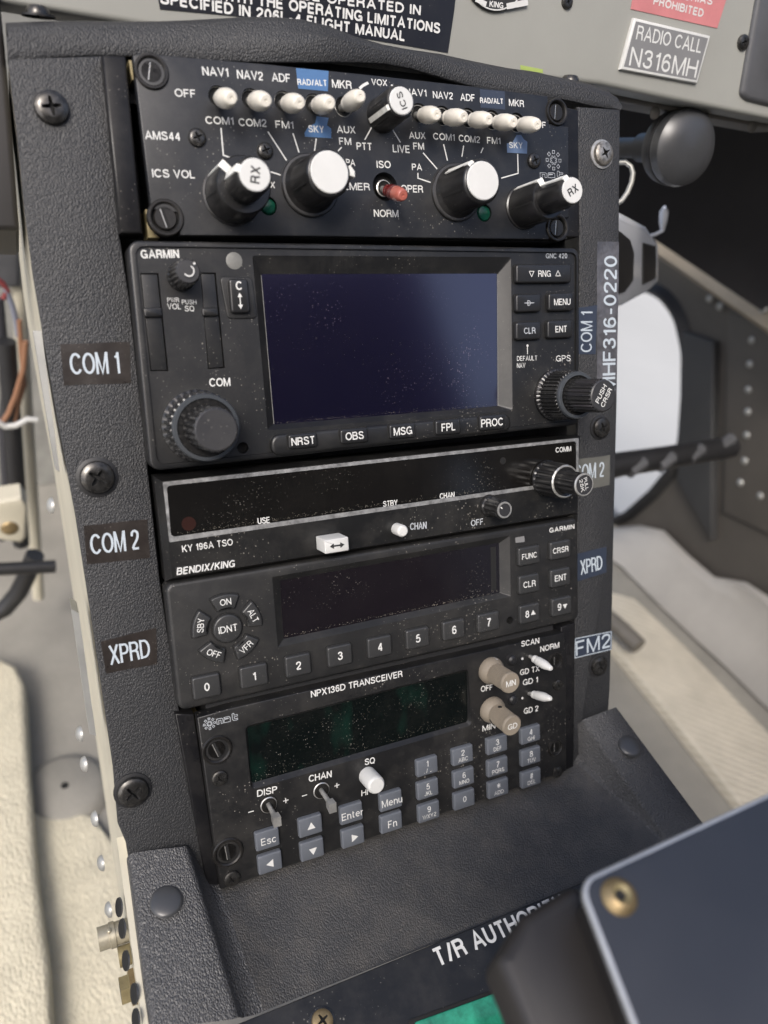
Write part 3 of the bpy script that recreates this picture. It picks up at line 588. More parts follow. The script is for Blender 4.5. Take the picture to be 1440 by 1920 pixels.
# toggles: collar in its hole, thin lever and moulded white sleeve
def toggle(parent, fr, hx, hy, tx, ty, h, tip_h, rad, k='ivory', collar=True, tipk=None, cone=.72, base_l=.26, neck='steel'):
    c = fr.at(hx, hy, h); p0 = np.array([c[0], c[1], h - 2.0]); p1 = fr.at(tx, ty, tip_h); a = p1 - p0; L = np.linalg.norm(a)
    m = MB()
    T = tipk or k
    m.lathe(p0, a, [(rad * .45, 0, neck), (rad * .43, L * base_l, neck), (rad * .80, L * base_l, k), (rad * .86, L * (base_l + .02), k), (rad * .86, L * (base_l + .10), k), (rad * .82, L * (base_l + .11), k), (rad * .92, L * (base_l + .13), k), (rad, L * (base_l + .17), k), (rad, L * .70, k), (rad * .97, L * .76, T), (rad * (cone + .13), L * .88, T), (rad * (cone + .02), L * .945, T), (rad * (cone - .08), L * .985, T), (rad * (cone - .2), L, T), (rad * .2, L, T), (rad * .14, L - .25, T)], n=28)
    o = m.build('toggle_lever', parent)
    if collar:
        m = MB(); m.lathe((c[0], c[1], h - 2.4), (0, 0, 1), [(rad * 1.15, 0, 'dzus'), (rad * 1.15, 1.6, 'dzus'), (rad * 1.0, 1.75, 'steel'), (rad * .9, 1.3, 'hole'), (rad * .3, .5, 'hole')], n=28); m.build('collar', o)
    return o
tips = [(434, 184), (499, 189), (562, 193), (619, 193.5), (676, 180), (819, 215), (870, 219.5), (917, 224.5), (963.5, 229.5), (1008, 234)]
for i, ((hx, hy), (tx, ty)) in enumerate(zip(sw_holes, tips)):
    toggle(aud, F, hx, hy + (1 if i != 4 else -1), tx, ty, AMSH, 14.0, 2.7 if i < 5 else 2.6, base_l=.33)
toggle(aud, F, 722, 352, 756, 366, AMSH, 12.5, 2.3, 'redplastic', tipk='redtip', cone=.8)
for x, y, r in leds:
    m = MB(); c = F.at(x, y, -1.2); R = r * .95 * F.px(x, y, 0); m.lathe((c[0], c[1], -2.4), (0, 0, 1), [(R, 0, 'greenled'), (R, .6, 'greenled'), (R * .8, 1.3, 'greenled'), (R * .3, 1.7, 'greenled'), (.05, 1.72, 'greenled')], n=24); m.build('indicator_light', aud)
# knobs
def knob(parent, fr, tip, L, prof, name='knob', knurl=None, n=40, k='knob', extra=None, h0=0, sub=False, ph=0):
    """tip = photo point of the centre of the front face, L = its height above the panel"""
    b = fr.at(tip[0], tip[1], h0 + L); m = MB(); m.lathe((b[0], b[1], h0), (0, 0, 1), prof, n=n, knurl=knurl, k=k, ph=ph)
    if extra: extra(m, b)
    return m.build(name, parent), b
def flutes(m, b, r, l0, l1, n, k='hole', wd=.25, ph=0):
    for i in range(n):
        t = 2 * PI * i / n + ph; d = np.array([math.cos(t), math.sin(t), 0]); s_ = np.array([-d[1], d[0], 0]) * wd
        p = np.array([b[0], b[1], 0]) + d * (r + .05); m.face(m.ring([p - s_ + [0, 0, l0], p + s_ + [0, 0, l0], p + s_ + [0, 0, l1], p - s_ + [0, 0, l1]]), k)
def pointer(m, b, r, l0, l1, ang, wd=1.0, r2=None, over=.6, k='stripe', inner=None, th=.35):
    """raised white index line running up the side of a knob and over its shoulder"""
    t = math.radians(ang); d = np.array([math.cos(t), math.sin(t), 0]); s_ = np.array([-d[1], d[0], 0]) * wd / 2; c = np.array([b[0], b[1], 0]); r2 = r2 or r
    pr = [(r + th, l0), (r2 + th, l1), (r2 - over * .3, l1 + th), (inner if inner is not None else r2 - 1.5, l1 + th)]
    A = [m.ring([c + d * q + s_ + [0, 0, l]])[0] for q, l in pr]; B = [m.ring([c + d * q - s_ + [0, 0, l]])[0] for q, l in pr]
    A2 = [m.ring([c + d * (q - 1.0) + s_ + [0, 0, l - .3]])[0] for q, l in pr]; B2 = [m.ring([c + d * (q - 1.0) - s_ + [0, 0, l - .3]])[0] for q, l in pr]
    for i in range(3):
        m.face([A[i], A[i + 1], B[i + 1], B[i]], k); m.face([A2[i], A2[i + 1], A[i + 1], A[i]], k); m.face([B[i], B[i + 1], B2[i + 1], B2[i]], k)
    m.face([A[0], B[0], B2[0], A2[0]], k); m.face([A[3], A2[3], B2[3], B[3]], k)
# big selector knobs (skirt, fluted body, white cap)
def selector(tip, L, ptr, ptr_on=True):
    def ex(m, b):
        flutes(m, b, 7.15, 3.2, L - 2.2, 6, 'hole', .28, .35)
        if ptr_on: pointer(m, b, 7.2, 1.8, L - .6, ptr, 2.1, 6.6, inner=4.2)
    o, b = knob(aud, F, tip, L, [(9.3, .1, 'knob'), (9.3, .9, 'knob'), (9.0, 1.2, 'knob'), (8.3, 1.3, 'knobgrey'), (7.5, 2.6, 'knob'), (7.2, 3.2, 'knob'), (6.9, L - 1.2, 'knob'), (6.5, L - .5, 'knob'), (6.1, L - .25, 'knob'), (5.9, L - .25, 'knob')], 'selector_knob', extra=ex)
    m = MB(); m.lathe((b[0], b[1], L - .3), (0, 0, 1), [(5.85, 0, 'white'), (5.85, .35, 'white'), (5.6, .6, 'white'), (.05, .65, 'white')], n=40); m.build('cap', o)
    return o
o = selector((618, 323), 17, -8, False)
m = MB(); c = F.at(618, 323, 17); m.prism([(c[0] + 5.6, c[1] - .2), (c[0] + 8.4, c[1] - .8), (c[0] + 8.4, c[1] + .9), (c[0] + 7.0, c[1] + 2.6), (c[0] + 5.6, c[1] + 1.4)], 13.5, 16.2, 'stripe', bev=.3, bottom=True); m.build('pointer', o)
selector((905.5, 339), 17, 128)
# dual knobs: large outer, small inner with printed white cap
def dual(tip, Lo, Li, ro, ri, po, pi_, txt, rot):
    def ex(m, b): flutes(m, b, ro - .1, 1.5, Lo - 1.6, 6, 'hole', .22, .2); pointer(m, b, ro - .2, .8, Lo - .3, po, 2.2, ro - .35, inner=ri + .2)
    o, b = knob(aud, F, tip, Li, [(ro + .5, .1), (ro + .5, .5), (ro, .8), (ro - .3, Lo - .8), (ro - .8, Lo), (ri, Lo)], 'dual_knob', extra=ex)
    def ex2(m, b2): flutes(m, b, ri + .02, Lo + 1, Li - 2, 6, 'hole', .18, .6); pointer(m, b, ri - .05, Lo + .3, Li - .5, pi_, 2.0, ri - .25, inner=3.0)
    m = MB(); m.lathe((b[0], b[1], 0), (0, 0, 1), [(ri, Lo - .2), (ri + .1, Lo + .6), (ri - .2, Li - 1.2), (ri - .7, Li - .3), (ri - 1, Li - .2)], n=36); ex2(m, b); i_ = m.build('inner_knob', o)
    m = MB(); rc = ri - .95; m.lathe((b[0], b[1], Li - .2), (0, 0, 1), [(rc, 0, 'white'), (rc, .3, 'white'), (rc - .2, .5, 'white'), (.05, .52, 'white')], n=36)
    t = math.radians(rot); d = np.array([math.cos(t), math.sin(t)]); n_ = np.array([-d[1], d[0]]); wd = rc * 1.05
    m.word(txt, np.array([b[0], b[1]]) - d * wd / 2 - n_ * rc * .3, d, rc * .6, Li + .36, 'ink', wid=wd, bold=.02); m.build('cap', o)
dual((478, 328), 13.5, 24.5, 8.3, 5.2, 138, 160, 'RX', 82)
dual((1073, 357), 14.5, 26.5, 7.0, 4.9, 122, 122, 'RX', 32)
def ex(m, b): flutes(m, b, 5.0, 1.5, 11, 6, 'hole', .2, .9); pointer(m, b, 5.0, .8, 13.2, 205, 1.5, 4.8, inner=3.9)
o, b = knob(aud, F, (752.8, 189), 14, [(5.3, .1), (5.3, .6), (5.1, .9), (4.9, 12.6), (4.4, 13.6), (4.1, 13.7)], 'selector_knob', extra=ex)
m = MB(); m.lathe((b[0], b[1], 13.7), (0, 0, 1), [(3.95, 0, 'white'), (3.95, .3, 'white'), (3.7, .5, 'white'), (.05, .52, 'white')], n=36)
t = math.radians(112); d = np.array([math.cos(t), math.sin(t)]); n_ = np.array([-d[1], d[0]]); m.word('ICS', np.array([b[0], b[1]]) - d * 2.5 - n_ * 1.0, d, 2.0, 14.26, 'ink', wid=5.0, bold=.02); m.build('cap', o)
for x, y, r in ((371, 256, 18), (499, 281, 16.5), (1004.5, 300, 15)): phillips(aud, x, y, r, AMSH, 'screw', rot=.35, dome=.5)
for x, y, r, s_ in ((284, 134, 34, 78), (310.5, 408, 35, 105), (1044, 210, 26, 84), (1045, 427, 26, 84)): dzus(aud, x, y, r, -.8, s_)
# ------------------------------------------------------------------ big screen navigation radio
nav = thing('navigation_radio', 'black radio with the large dark violet screen and five soft keys below it', 'radio', F, (0, -33, -6))
q = F.quad([(239, 450), (1087, 465), (1087, 796), (282, 884)], 0)
m = MB(); face = F.quad([(252, 462), (1079, 474), (1078, 788), (294, 872)], -.8)
scr_o = F.quad([(473, 479), (958, 482), (961, 769), (502, 807)], -.8); scr_i = F.quad([(489, 514), (932, 513), (933.5, 761), (513, 796)], -3.4)
wells = [(270, 512, 300, 512, 318, 696, 282, 696)]
slotL = F.quad([(263, 512), (297, 512), (316, 695.5), (282, 696)], -.8); slotR = F.quad([(376, 511), (404.5, 511), (422, 690), (390, 692)], -.8)
ring_o = rr(q, 3.2)
r = m.prism(ring_o, -9, 0, 'bezel', bev=.8, cap=False)
inn = rr(face, 2.6); i1 = m.ring([(x, y, 0) for x, y in ccw(inn)])
# rim: fill between the outer and inner loops
edges = [m.bm.edges.get((r[i], r[(i + 1) % len(r)])) for i in range(len(r))] + [m.bm.edges.new((i1[i], i1[(i + 1) % len(i1)])) for i in range(len(i1))]
for g in bmesh.ops.triangle_fill(m.bm, use_beauty=True, edges=edges, normal=(0, 0, 1))['geom']:
    if isinstance(g, bmesh.types.BMFace): g.material_index = m.mi('bezel'); g.smooth = True
i2 = m.ring([(x, y, -.8) for x, y in ccw(inn)]); m.bridge(i1, i2, 'hole')
m.build('bezel', nav)
m = MB(); hole1 = F.at(455.4, 839.7, -.8)[:2]; hr = 11 * F.px(455, 840)
m.prism(inset(inn, .12), -3.6, -.8, 'plastic', holes=[rr(scr_o, .8), slotL, slotR, circ(hole1, hr, 18)])
m.funnel(rr(scr_o, .8), -.8, rr(scr_i, .5), -3.3, 'plastic'); m.disc(hole1, hr, -3.5, 'hole')
H = -.75
m.text(F, 'GARMIN', 264.5, 484.3, 336.6, 483.5, 15.5, H, bold=.022); m.text(F, 'GNC 420', 1023.4, 484.3, 1063.7, 484.3, 9.2, H, 'letterdim', bold=.012)
for a in [('COM', 392.8, 725, 432.4, 723.6, 15.5)]: m.text(F, *a, H, bold=.012)
for a in [('PWR', 314, 566.6, 336, 566.4, 8.5), ('VOL', 314, 580, 340, 580, 11), ('PUSH', 341.4, 570.6, 368.5, 570.6, 8.5), ('SQ', 346.6, 583.8, 364.6, 583.8, 10.5), ('DEFAULT', 969.3, 676.7, 1007.5, 675.6, 9), ('NAV', 969.3, 690, 985, 689.3, 9), ('GPS', 1042.6, 678, 1070, 677, 11.5)]: m.text(F, *a, H, bold=-.004)
m.stroke([F.at(989, 648, H)[:2], F.at(989, 664, H)[:2]], .3, H, 'letter'); m.disc(F.at(989, 648, H)[:2], .45, H + .01, 'letter', 10)
m.build('faceplate', nav)
m = MB(); m.sheet(F.quad([(485, 508), (936, 508), (938, 766), (510, 802)], -3.35), -3.35, 'gncglass')
e = [F.at(x, y, -3.3)[:2] for x, y in ((489, 516), (513, 795.5))]; m.stroke(e, .4, -3.25, 'photocell')
e = [F.at(x, y, -3.3)[:2] for x, y in ((932.5, 514), (933.5, 760.5))]; m.stroke(e, .35, -3.25, 'photocell')
settle(m, F.at(513, 795, -3.3), F.at(934, 760, -3.3), -3.3, 420, .5); settle(m, F.at(500, 620, -3.3), F.at(934, 640, -3.3), -3.3, 160, 6, (0, -1), size=.13); m.build('screen', nav)
for sq, bar_ in ((slotL, [(268, 577), (304, 576), (306, 594), (271, 595)]), (slotR, [(378, 577), (409, 576), (411, 592), (380, 593)])):
    m = MB(); m.prism(inset(ccw(sq), .25), -3.5, -1.4, 'bezel', bev=.15); m.prism(rr(F.quad(bar_, -.1), .5), -1.6, -.1, 'bezel', bev=.5); m.build('card_slot', nav)
m = MB(); c = F.at(439, 489, -.8); m.lathe((c[0], c[1], -.8), (0, 0, 1), [(2.5, 0, 'photocell'), (2.5, .1, 'photocell'), (2.2, .22, 'photocell'), (.05, .25, 'photocell')], n=28); m.build('light_sensor', nav)
# volume knob
def ex(m, b):
    R = 1.9; m.stroke([(b[0] + R * .75 * math.cos(t), b[1] + R * .75 * math.sin(t)) for t in np.linspace(-2.6, 1.1, 14)], .35, 11.08, 'letter'); m.disc((b[0] + 1.7, b[1] + 2.0), .35, 11.08, 'letter', 10)
knob(nav, F, (353, 508.6), 11, [(4.2, .1), (4.2, 1), (3.9, 1.6), (3.7, 9.8), (3.2, 10.8, 'knobgrey'), (3.0, 11, 'knobgrey')], 'volume_knob', knurl=(18, .35, 1.5, 9.9), extra=ex, h0=-.8)
# channel knob (left) and cursor knob (right), each two stacked fluted knobs
def stack(tip, Li, Lo, ro, ri, nk, txt=None):
    o, b = knob(nav, F, tip, Li, [(ro + .5, .1), (ro + .5, 1.6), (ro, 2.2), (ro - .2, Lo - 2.2), (ro - .9, Lo - 2.0), (ro - .6, Lo - 1.4, 'knobrim'), (ro - .6, Lo - .5, 'knobrim'), (ro - .9, Lo, 'knobrim'), (ro - 1.9, Lo, 'knobrim'), (ro - 2.2, Lo - .6), (ri, Lo - 1.2)], 'tuning_knob', knurl=(nk, .75, 2.0, Lo - 2.1), h0=-.8, k='knobshine')
    m = MB(); m.lathe((b[0], b[1], -.8), (0, 0, 1), [(ri + .1, Lo - .8), (ri, Lo + .2), (ri - .15, Li - 1.0), (ri - .5, Li - .3, 'knobgrey'), (ri - .9, Li, 'knobgrey')], knurl=(int(nk * .68), .6, Lo, Li - .9), k='knobshine')
    if txt:
        t = math.radians(58); d = np.array([math.cos(t), math.sin(t)]); n_ = np.array([-d[1], d[0]])
        for s_, off, wd in ((txt[0], .35, ri * 1.15), (txt[1], -1.55, ri * 1.2)): m.word(s_, np.array([b[0], b[1]]) - d * wd / 2 + n_ * off * ri / 4.2, d, 1.25 * ri / 4.2, Li - .76, 'letter', wid=wd, bold=.01)
    m.build('inner_knob', o); return o
stack((406, 806), 25, 13.0, 10.4, 6.5, 30); stack((1132, 742), 27, 13.5, 9.0, 5.9, 38, ('PUSH', 'CRSR'))
# keys
def nbut(cx, cy, w_, h_, txt=None, cap=12, **kw):
    m, c, ht = button(nav, F, cx, cy, w_, h_, -.8, 2.2, 'button', 1.0, txt, cap, bold=.006, **kw); return m, c, ht
m, c, ht = nbut(449.6, 554.5, 36, 64); u = F.px(450, 555, ht); m.word('C', (c[0] - 1.0, c[1] + 1.7), (1, 0), 2.5, ht + .03, 'letter', wid=2.0, bold=.02)
m.stroke([(c[0], c[1] + .3), (c[0], c[1] - 3.3)], .32, ht + .03, 'letter')
for s_ in (1, -1):
    y0 = c[1] + (.9 if s_ > 0 else -3.9); m.sheet([(c[0], y0), (c[0] - .75, y0 - s_ * 1.3), (c[0] + .75, y0 - s_ * 1.3)], ht + .035, 'letter')
m.build('push_button', nav)
m = MB(); m.prism(rr(F.quad([(412, 518), (474, 519), (484, 597), (428, 598)], 0), 1.5), -.7, -.35, 'plastic', bev=.3); m.build('button_surround', nav)
m, c, ht = nbut(1021, 513, 103, 34, 'RNG', 12)
for s_, x in ((-1, -5.6), (1, 5.9)): m.stroke([(c[0] + x - 1.05, c[1] - s_ * .8), (c[0] + x + 1.05, c[1] - s_ * .8), (c[0] + x, c[1] + s_ * 1.0), (c[0] + x - 1.05, c[1] - s_ * .8)], .24, ht + .03, 'letter')
m.build('push_button', nav)
m, c, ht = nbut(992, 568, 47, 33); m.stroke([(c[0] - 2, c[1]), (c[0] + 2.2, c[1])], .28, ht + .03, 'letterdim'); m.word('D', (c[0] - .7, c[1] - .9), (1, 0), 1.8, ht + .035, 'letterdim', wid=1.4); m.build('push_button', nav)
for cx, cy, t_, cp, k_ in ((1053, 566, 'MENU', 12, 'letter'), (992, 620, 'CLR', 11.5, 'letterdim'), (1051, 617, 'ENT', 12, 'letter')):
    m, c, ht = nbut(cx, cy, 47, 33, t_, cp, lk=k_, dx=.3); m.build('push_button', nav)
m = MB(); m.prism(rr(F.quad([(505, 816), (957, 775), (961, 807), (512, 856)], 1.2), 3.0), -.9, 1.2, 'bezel', bev=1.1); m.build('button_bar', nav)
for cx, cy, w_, t_ in ((568.5, 826.5, 55, 'NRST'), (665, 817, 52, 'OBS'), (755.5, 808, 49, 'MSG'), (841, 800.5, 47, 'FPL'), (923, 792, 45, 'PROC')):
    m, c, ht = button(nav, F, cx, cy, w_, 27, 1.2, 1.3, 'button', .9, t_, 14.5, bold=.010); m.build('push_button', nav)
m = MB(); m.prism([(-74, -2), (74, -2), (74, -64), (-74, -64)], -29, -9, 'recess'); m.build('housing', nav)
# ------------------------------------------------------------------ thin radio under it
ky = thing('radio_transceiver', 'thin black radio with a silver framed window and one square white button', 'radio', F, (0, -84, -6))
KH = -.5
def pk(pts, h=KH): return F.quad(pts, h)
fq = pk([(304, 903), (1086, 820), (1082, 961), (323, 1084)]); oq = F.quad([(288, 893), (1087, 817), (1083, 964), (310, 1090)], -4)
win = pk([(312.5, 911), (1080, 827), (1080.5, 899), (321, 1007)])
m = MB(); m.prism(oq, -10, -4, 'kyblack', cap=False); a = m.ring([(x, y, -4) for x, y in ccw(oq)]); b = m.ring([(x, y, KH) for x, y in ccw(fq)]); m.bridge(a, b, 'kyblack')
kn_c = F.at(1096, 909, 21); off_c = F.at(905, 945, KH)
edges = [m.bm.edges.get((b[i], b[(i + 1) % 4])) for i in range(4)]; hr_ = m.ring([(x, y, KH) for x, y in rr(win, 1.2)]); lo_ = m.ring([(x, y, KH - .5) for x, y in rr(win, 1.2)])
n = len(hr_); m.bridge(hr_, lo_, 'kyblack'); edges += [m.bm.edges.get((hr_[i], hr_[(i + 1) % n])) for i in range(n)]
for g in bmesh.ops.triangle_fill(m.bm, use_beauty=True, edges=edges, normal=(0, 0, 1))['geom']:
    if isinstance(g, bmesh.types.BMFace): g.material_index = m.mi('kyblack')
H = KH + .05
m.text(F, 'KY 196A TSO', 342, 1035.6, 437, 1022, 12.5, H, bold=.004)
m.text(F, 'CHAN', 768.7, 994, 800, 991, 13, H + .1, 'letterdim'); m.text(F, 'OFF', 883, 987, 906.7, 983, 11.5, H + .1, 'letterdim')
m.build('body', ky, sharp=20)
m = MB()                                                   # printed silver frame around the window
o_ = pk([(305, 904), (1085, 821), (1084.5, 905), (317.5, 1017)]); f1 = m.ring([(x, y, H) for x, y in rr(o_, .3, 5)]); f2 = m.ring([(x, y, H) for x, y in rr(win, 1.2, 5)])
m.bridge(f1, f2, 'silver'); m.build('window_frame', ky)
m = MB(); m.sheet(inset(ccw(win), -.2), KH - .35, 'kyglass'); H = KH - .3
for a in [('USE', 483.3, 983, 506.6, 980.2, 11.5), ('STBY', 718.2, 950.4, 745.7, 947.2, 10.5), ('CHAN', 824.6, 935.7, 852.4, 932.5, 10.5), ('COMM', 1041.8, 848.8, 1071, 845.6, 9.5)]: m.text(F, *a, H, bold=.014)
m.disc(F.at(354, 982, H)[:2], 2.2, H - .02, 'reddot'); m.disc(F.at(943, 864, H)[:2], 1.35, H, 'dzus'); m.disc(F.at(943, 864, H)[:2], .95, H + .02, 'hole')  # red disc paints a faint reflection onto the glass
settle(m, F.at(322, 1004, H), F.at(900, 922, H), H + .01, 420, .6, size=.18); settle(m, F.at(330, 960, H), F.at(1000, 880, H), H + .01, 60, 3, size=.12); m.build('display_window', ky)
m = MB(); pq = F.quad([(329, 1064), (441, 1048), (443, 1064), (332, 1082)], KH + .4); m.prism(rr(pq, .4), KH, KH + .4, 'kyblack', bev=.15); m.text(F, 'BENDIX/KING', 331, 1078.4, 440.4, 1062.6, 13, KH + .44, bold=.02, slant=.18); m.build('maker_plate', ky)
m = MB(); c = F.at(632, 1023, 7.5); wq = [(c[0] + a * 4.2, c[1] + b * 2.3) for a, b in ((-1, -1), (1, -1), (1, 1), (-1, 1))]; m.prism(rr(wq, .4), KH, 7.5, 'white', bev=.5)
m.sheet(rr([(c[0] + a * 4.7, c[1] + b * 2.8) for a, b in ((-1, -1), (1, -1), (1, 1), (-1, 1))], .3), KH + .04, 'hole')
m.stroke([(c[0] - 1.7, c[1]), (c[0] + 1.7, c[1])], .55, 7.54, 'ink')
for s_ in (-1, 1): m.sheet([(c[0] + s_ * 2.6, c[1]), (c[0] + s_ * 1.1, c[1] + .95), (c[0] + s_ * 1.1, c[1] - .95)], 7.55, 'ink')
m.build('push_button', ky, label='white rectangular button with a double arrow')
c = F.at(757, 996.5, 5); m = MB(); m.lathe((c[0], c[1], KH), (0, 0, 1), [(2.1, 0, 'white'), (2.1, 4.3, 'white'), (1.9, 4.9, 'white'), (1.5, 5.2, 'white'), (.05, 5.25, 'white')], n=28); m.build('push_button', ky, label='small round white button')
def ex(m, b): m.lathe((b[0], b[1], KH + 9.9), (0, 0, 1), [(3.0, .1, 'steel'), (2.95, .45, 'steel'), (2.35, .45, 'steel'), (2.3, .2, 'knobgrey'), (.05, .2, 'knobgrey')], n=28); m.stroke([(b[0] - 1.6, b[1] + 1.2), (b[0] - .9, b[1] + .6)], .4, KH + 10.15, 'letter')
o, b = knob(ky, F, (945.5, 956), 10, [(3.9, 0), (3.8, 1.2), (3.5, 1.6), (3.4, 8.6), (3.6, 9.0), (3.5, 9.9), (3.0, 10)], 'volume_knob', knurl=(10, .35, 1.4, 9.0), extra=ex, h0=KH)
m = MB(); m.lathe((b[0], b[1], KH), (0, 0, 1), [(4.3, .02, 'hole'), (4.3, .06, 'hole')], n=28); m.build('knob_recess', o)
o, b = knob(ky, F, (1096, 909), 22, [(6.8, .1), (6.8, 1), (6.6, 1.4), (6.4, 10.4), (6.1, 11.2), (5.7, 11.6, 'steel'), (5.4, 11.6, 'steel'), (4.6, 11.2, 'knob')], 'tuning_knob', knurl=(20, .45, 1.4, 10.6), h0=KH)
m = MB(); m.lathe((b[0], b[1], KH), (0, 0, 1), [(4.3, 11), (4.2, 12), (4.1, 20.4), (4.3, 20.6), (4.2, 21.6), (3.9, 22, 'steel'), (3.5, 22, 'steel'), (3.4, 21.7, 'knobgrey'), (.05, 21.7, 'knobgrey')], knurl=(14, .4, 12, 20.5))
t = math.radians(-78); d = np.array([math.cos(t), math.sin(t)]); n_ = np.array([-d[1], d[0]])
for s_, off in (('PULL', .25), ('25K', -1.7)): m.word(s_, np.array([b[0], b[1]]) - d * 2.3 + n_ * off, d, 1.45, KH + 21.76, 'letter', wid=4.6, bold=.005)
m.build('inner_knob', o)
m = MB(); m.prism([(-74, -70), (74, -70), (74, -99), (-74, -99)], -29, -10, 'recess'); m.build('housing', ky)
# ------------------------------------------------------------------ transponder
tx = thing('transponder', 'black transponder with a ring of five buttons round a centre button and number keys', 'radio', F, (0, -122, -6))
GH = -1.5
fq = F.quad([(318, 1102), (1080, 977), (1081, 1157), (342, 1326)], GH)
w_o = F.quad([(510, 1082), (956, 1004), (957.5, 1118), (521, 1214)], GH); w_i = F.quad([(525, 1089), (935, 1018), (936.5, 1111), (532, 1197.5)], GH - 2.2)
m = MB(); r = rr(fq, 1.6); hc = F.at(956, 1163, GH)[:2]
m.prism(inset(ccw(r), -1.3), -9, GH, 'gtx', bev=1.3, holes=[rr(w_o, .4), circ(hc, 1.5, 16)]); m.disc(hc, 1.5, -6, 'hole')
m.funnel(rr(w_o, .4), GH, rr(w_i, .3), GH - 2.2, 'gtx'); H = GH + .05
m.text(F, 'GARMIN', 1030, 999, 1077, 991, 8.5, H, 'letter', bold=.03)
m.sheet(rr(F.quad([(966, 1008), (983, 1005), (984, 1016), (967, 1018)], H), .3), H, 'engraved')
m.build('faceplate', tx)
m = MB(); m.sheet(inset(ccw(w_i), -.8), GH - 2.15, 'gtxglass'); m.sheet(F.quad([(920, 1026), (930, 1025), (931, 1106), (921, 1108)], GH - 2.1), GH - 2.12, 'hole'); settle(m, F.at(533, 1195, GH - 2.1), F.at(936, 1110, GH - 2.1), GH - 2.1, 300, .5, size=.2); settle(m, F.at(560, 1150, GH - 2.1), F.at(900, 1070, GH - 2.1), GH - 2.1, 110, 4, size=.12); m.build('display_window', tx)
cx, cy = 427.8, 1179; ht = GH + 1.6; c = F.at(cx, cy, ht)[:2]; u = F.px(cx, cy, ht)
m = MB(); m.disc(c, 27.5 * u + .4, GH + .03, 'hole', 32); m.prism(circ(c, 26.5 * u, 36), GH, ht, 'gtxbutton', bev=.6); m.word('IDNT', (c[0] - 3.1, c[1] - 1.2), (1, .02), 2.3, ht + .03, 'letter', wid=6.2); m.build('push_button', tx)
for t_, ang, rot in (('ON', 90, 0), ('ALT', 18, -68), ('VFR', -54, 36), ('OFF', -126, -28), ('SBY', 162, 80)):
    m = MB(); r0, r1 = 37.5 * u, 64 * u; a0 = math.radians(ang - 24); a1 = math.radians(ang + 24)
    def sec(g): return [(c[0] + (r0 - g) * math.cos(t), c[1] + (r0 - g) * math.sin(t)) for t in np.linspace(a1 + g / r0, a0 - g / r0, 9)] + [(c[0] + (r1 + g) * math.cos(t), c[1] + (r1 + g) * math.sin(t)) for t in np.linspace(a0 - g / r1, a1 + g / r1, 13)]
    m.sheet(rr(sec(.38), .5, 2), GH + .03, 'hole'); m.prism(rr(sec(0), .6, 2), GH, ht, 'gtxbutton', bev=.45)
    rm = (r0 + r1) / 2; q = np.array([c[0] + rm * math.cos(math.radians(ang)), c[1] + rm * math.sin(math.radians(ang))]); d = np.array([math.cos(math.radians(rot)), math.sin(math.radians(rot))]); n_ = np.array([-d[1], d[0]]); wd = 3.6 if t_ == 'ON' else 4.7
    m.word(t_, q - d * wd / 2 - n_ * 1.05, d, 2.1, ht + .03, 'letter', wid=wd); m.build('push_button', tx)
for t_, x, y, w_, h_ in (('0', 388, 1288, 53, 42), ('1', 477, 1268, 52, 40), ('2', 560, 1248, 48, 39), ('3', 638, 1229.5, 46, 38), ('4', 712.7, 1213, 45, 37), ('5', 784, 1197, 43, 36), ('6', 851.7, 1181, 41, 35), ('7', 917, 1166.5, 40, 34), ('CLR', 993, 1095, 38, 34), ('ENT', 1051.5, 1083, 37, 33), ('FUNC', 993, 1042, 40, 34), ('CRSR', 1051.5, 1031, 38, 33), ('8', 994, 1150.5, 37, 34), ('9', 1054, 1137, 37, 33)):
    if t_ in '89':
        m, c2, h2 = button(tx, F, x, y, w_, h_, GH, 1.6, 'gtxbutton', .8, [(t_, -1.3, 0, 13, None)]); s_ = 1 if t_ == '8' else -1
        m.sheet([(c2[0] + .3, c2[1] - s_ * .7), (c2[0] + 2.5, c2[1] - s_ * .7), (c2[0] + 1.4, c2[1] + s_ * 1.2)], h2 + .03, 'letter')
    else: m, c2, h2 = button(tx, F, x, y, w_, h_, GH, 1.6, 'gtxbutton', .8, t_, 15 if len(t_) == 1 else (11.5 if len(t_) == 3 else 10.5), bold=.012 if len(t_) == 1 else .006)
    m.build('push_button', tx)
m = MB(); m.prism([(-74, -103), (74, -103), (74, -142), (-74, -142)], -29, -9, 'recess'); m.build('housing', tx)
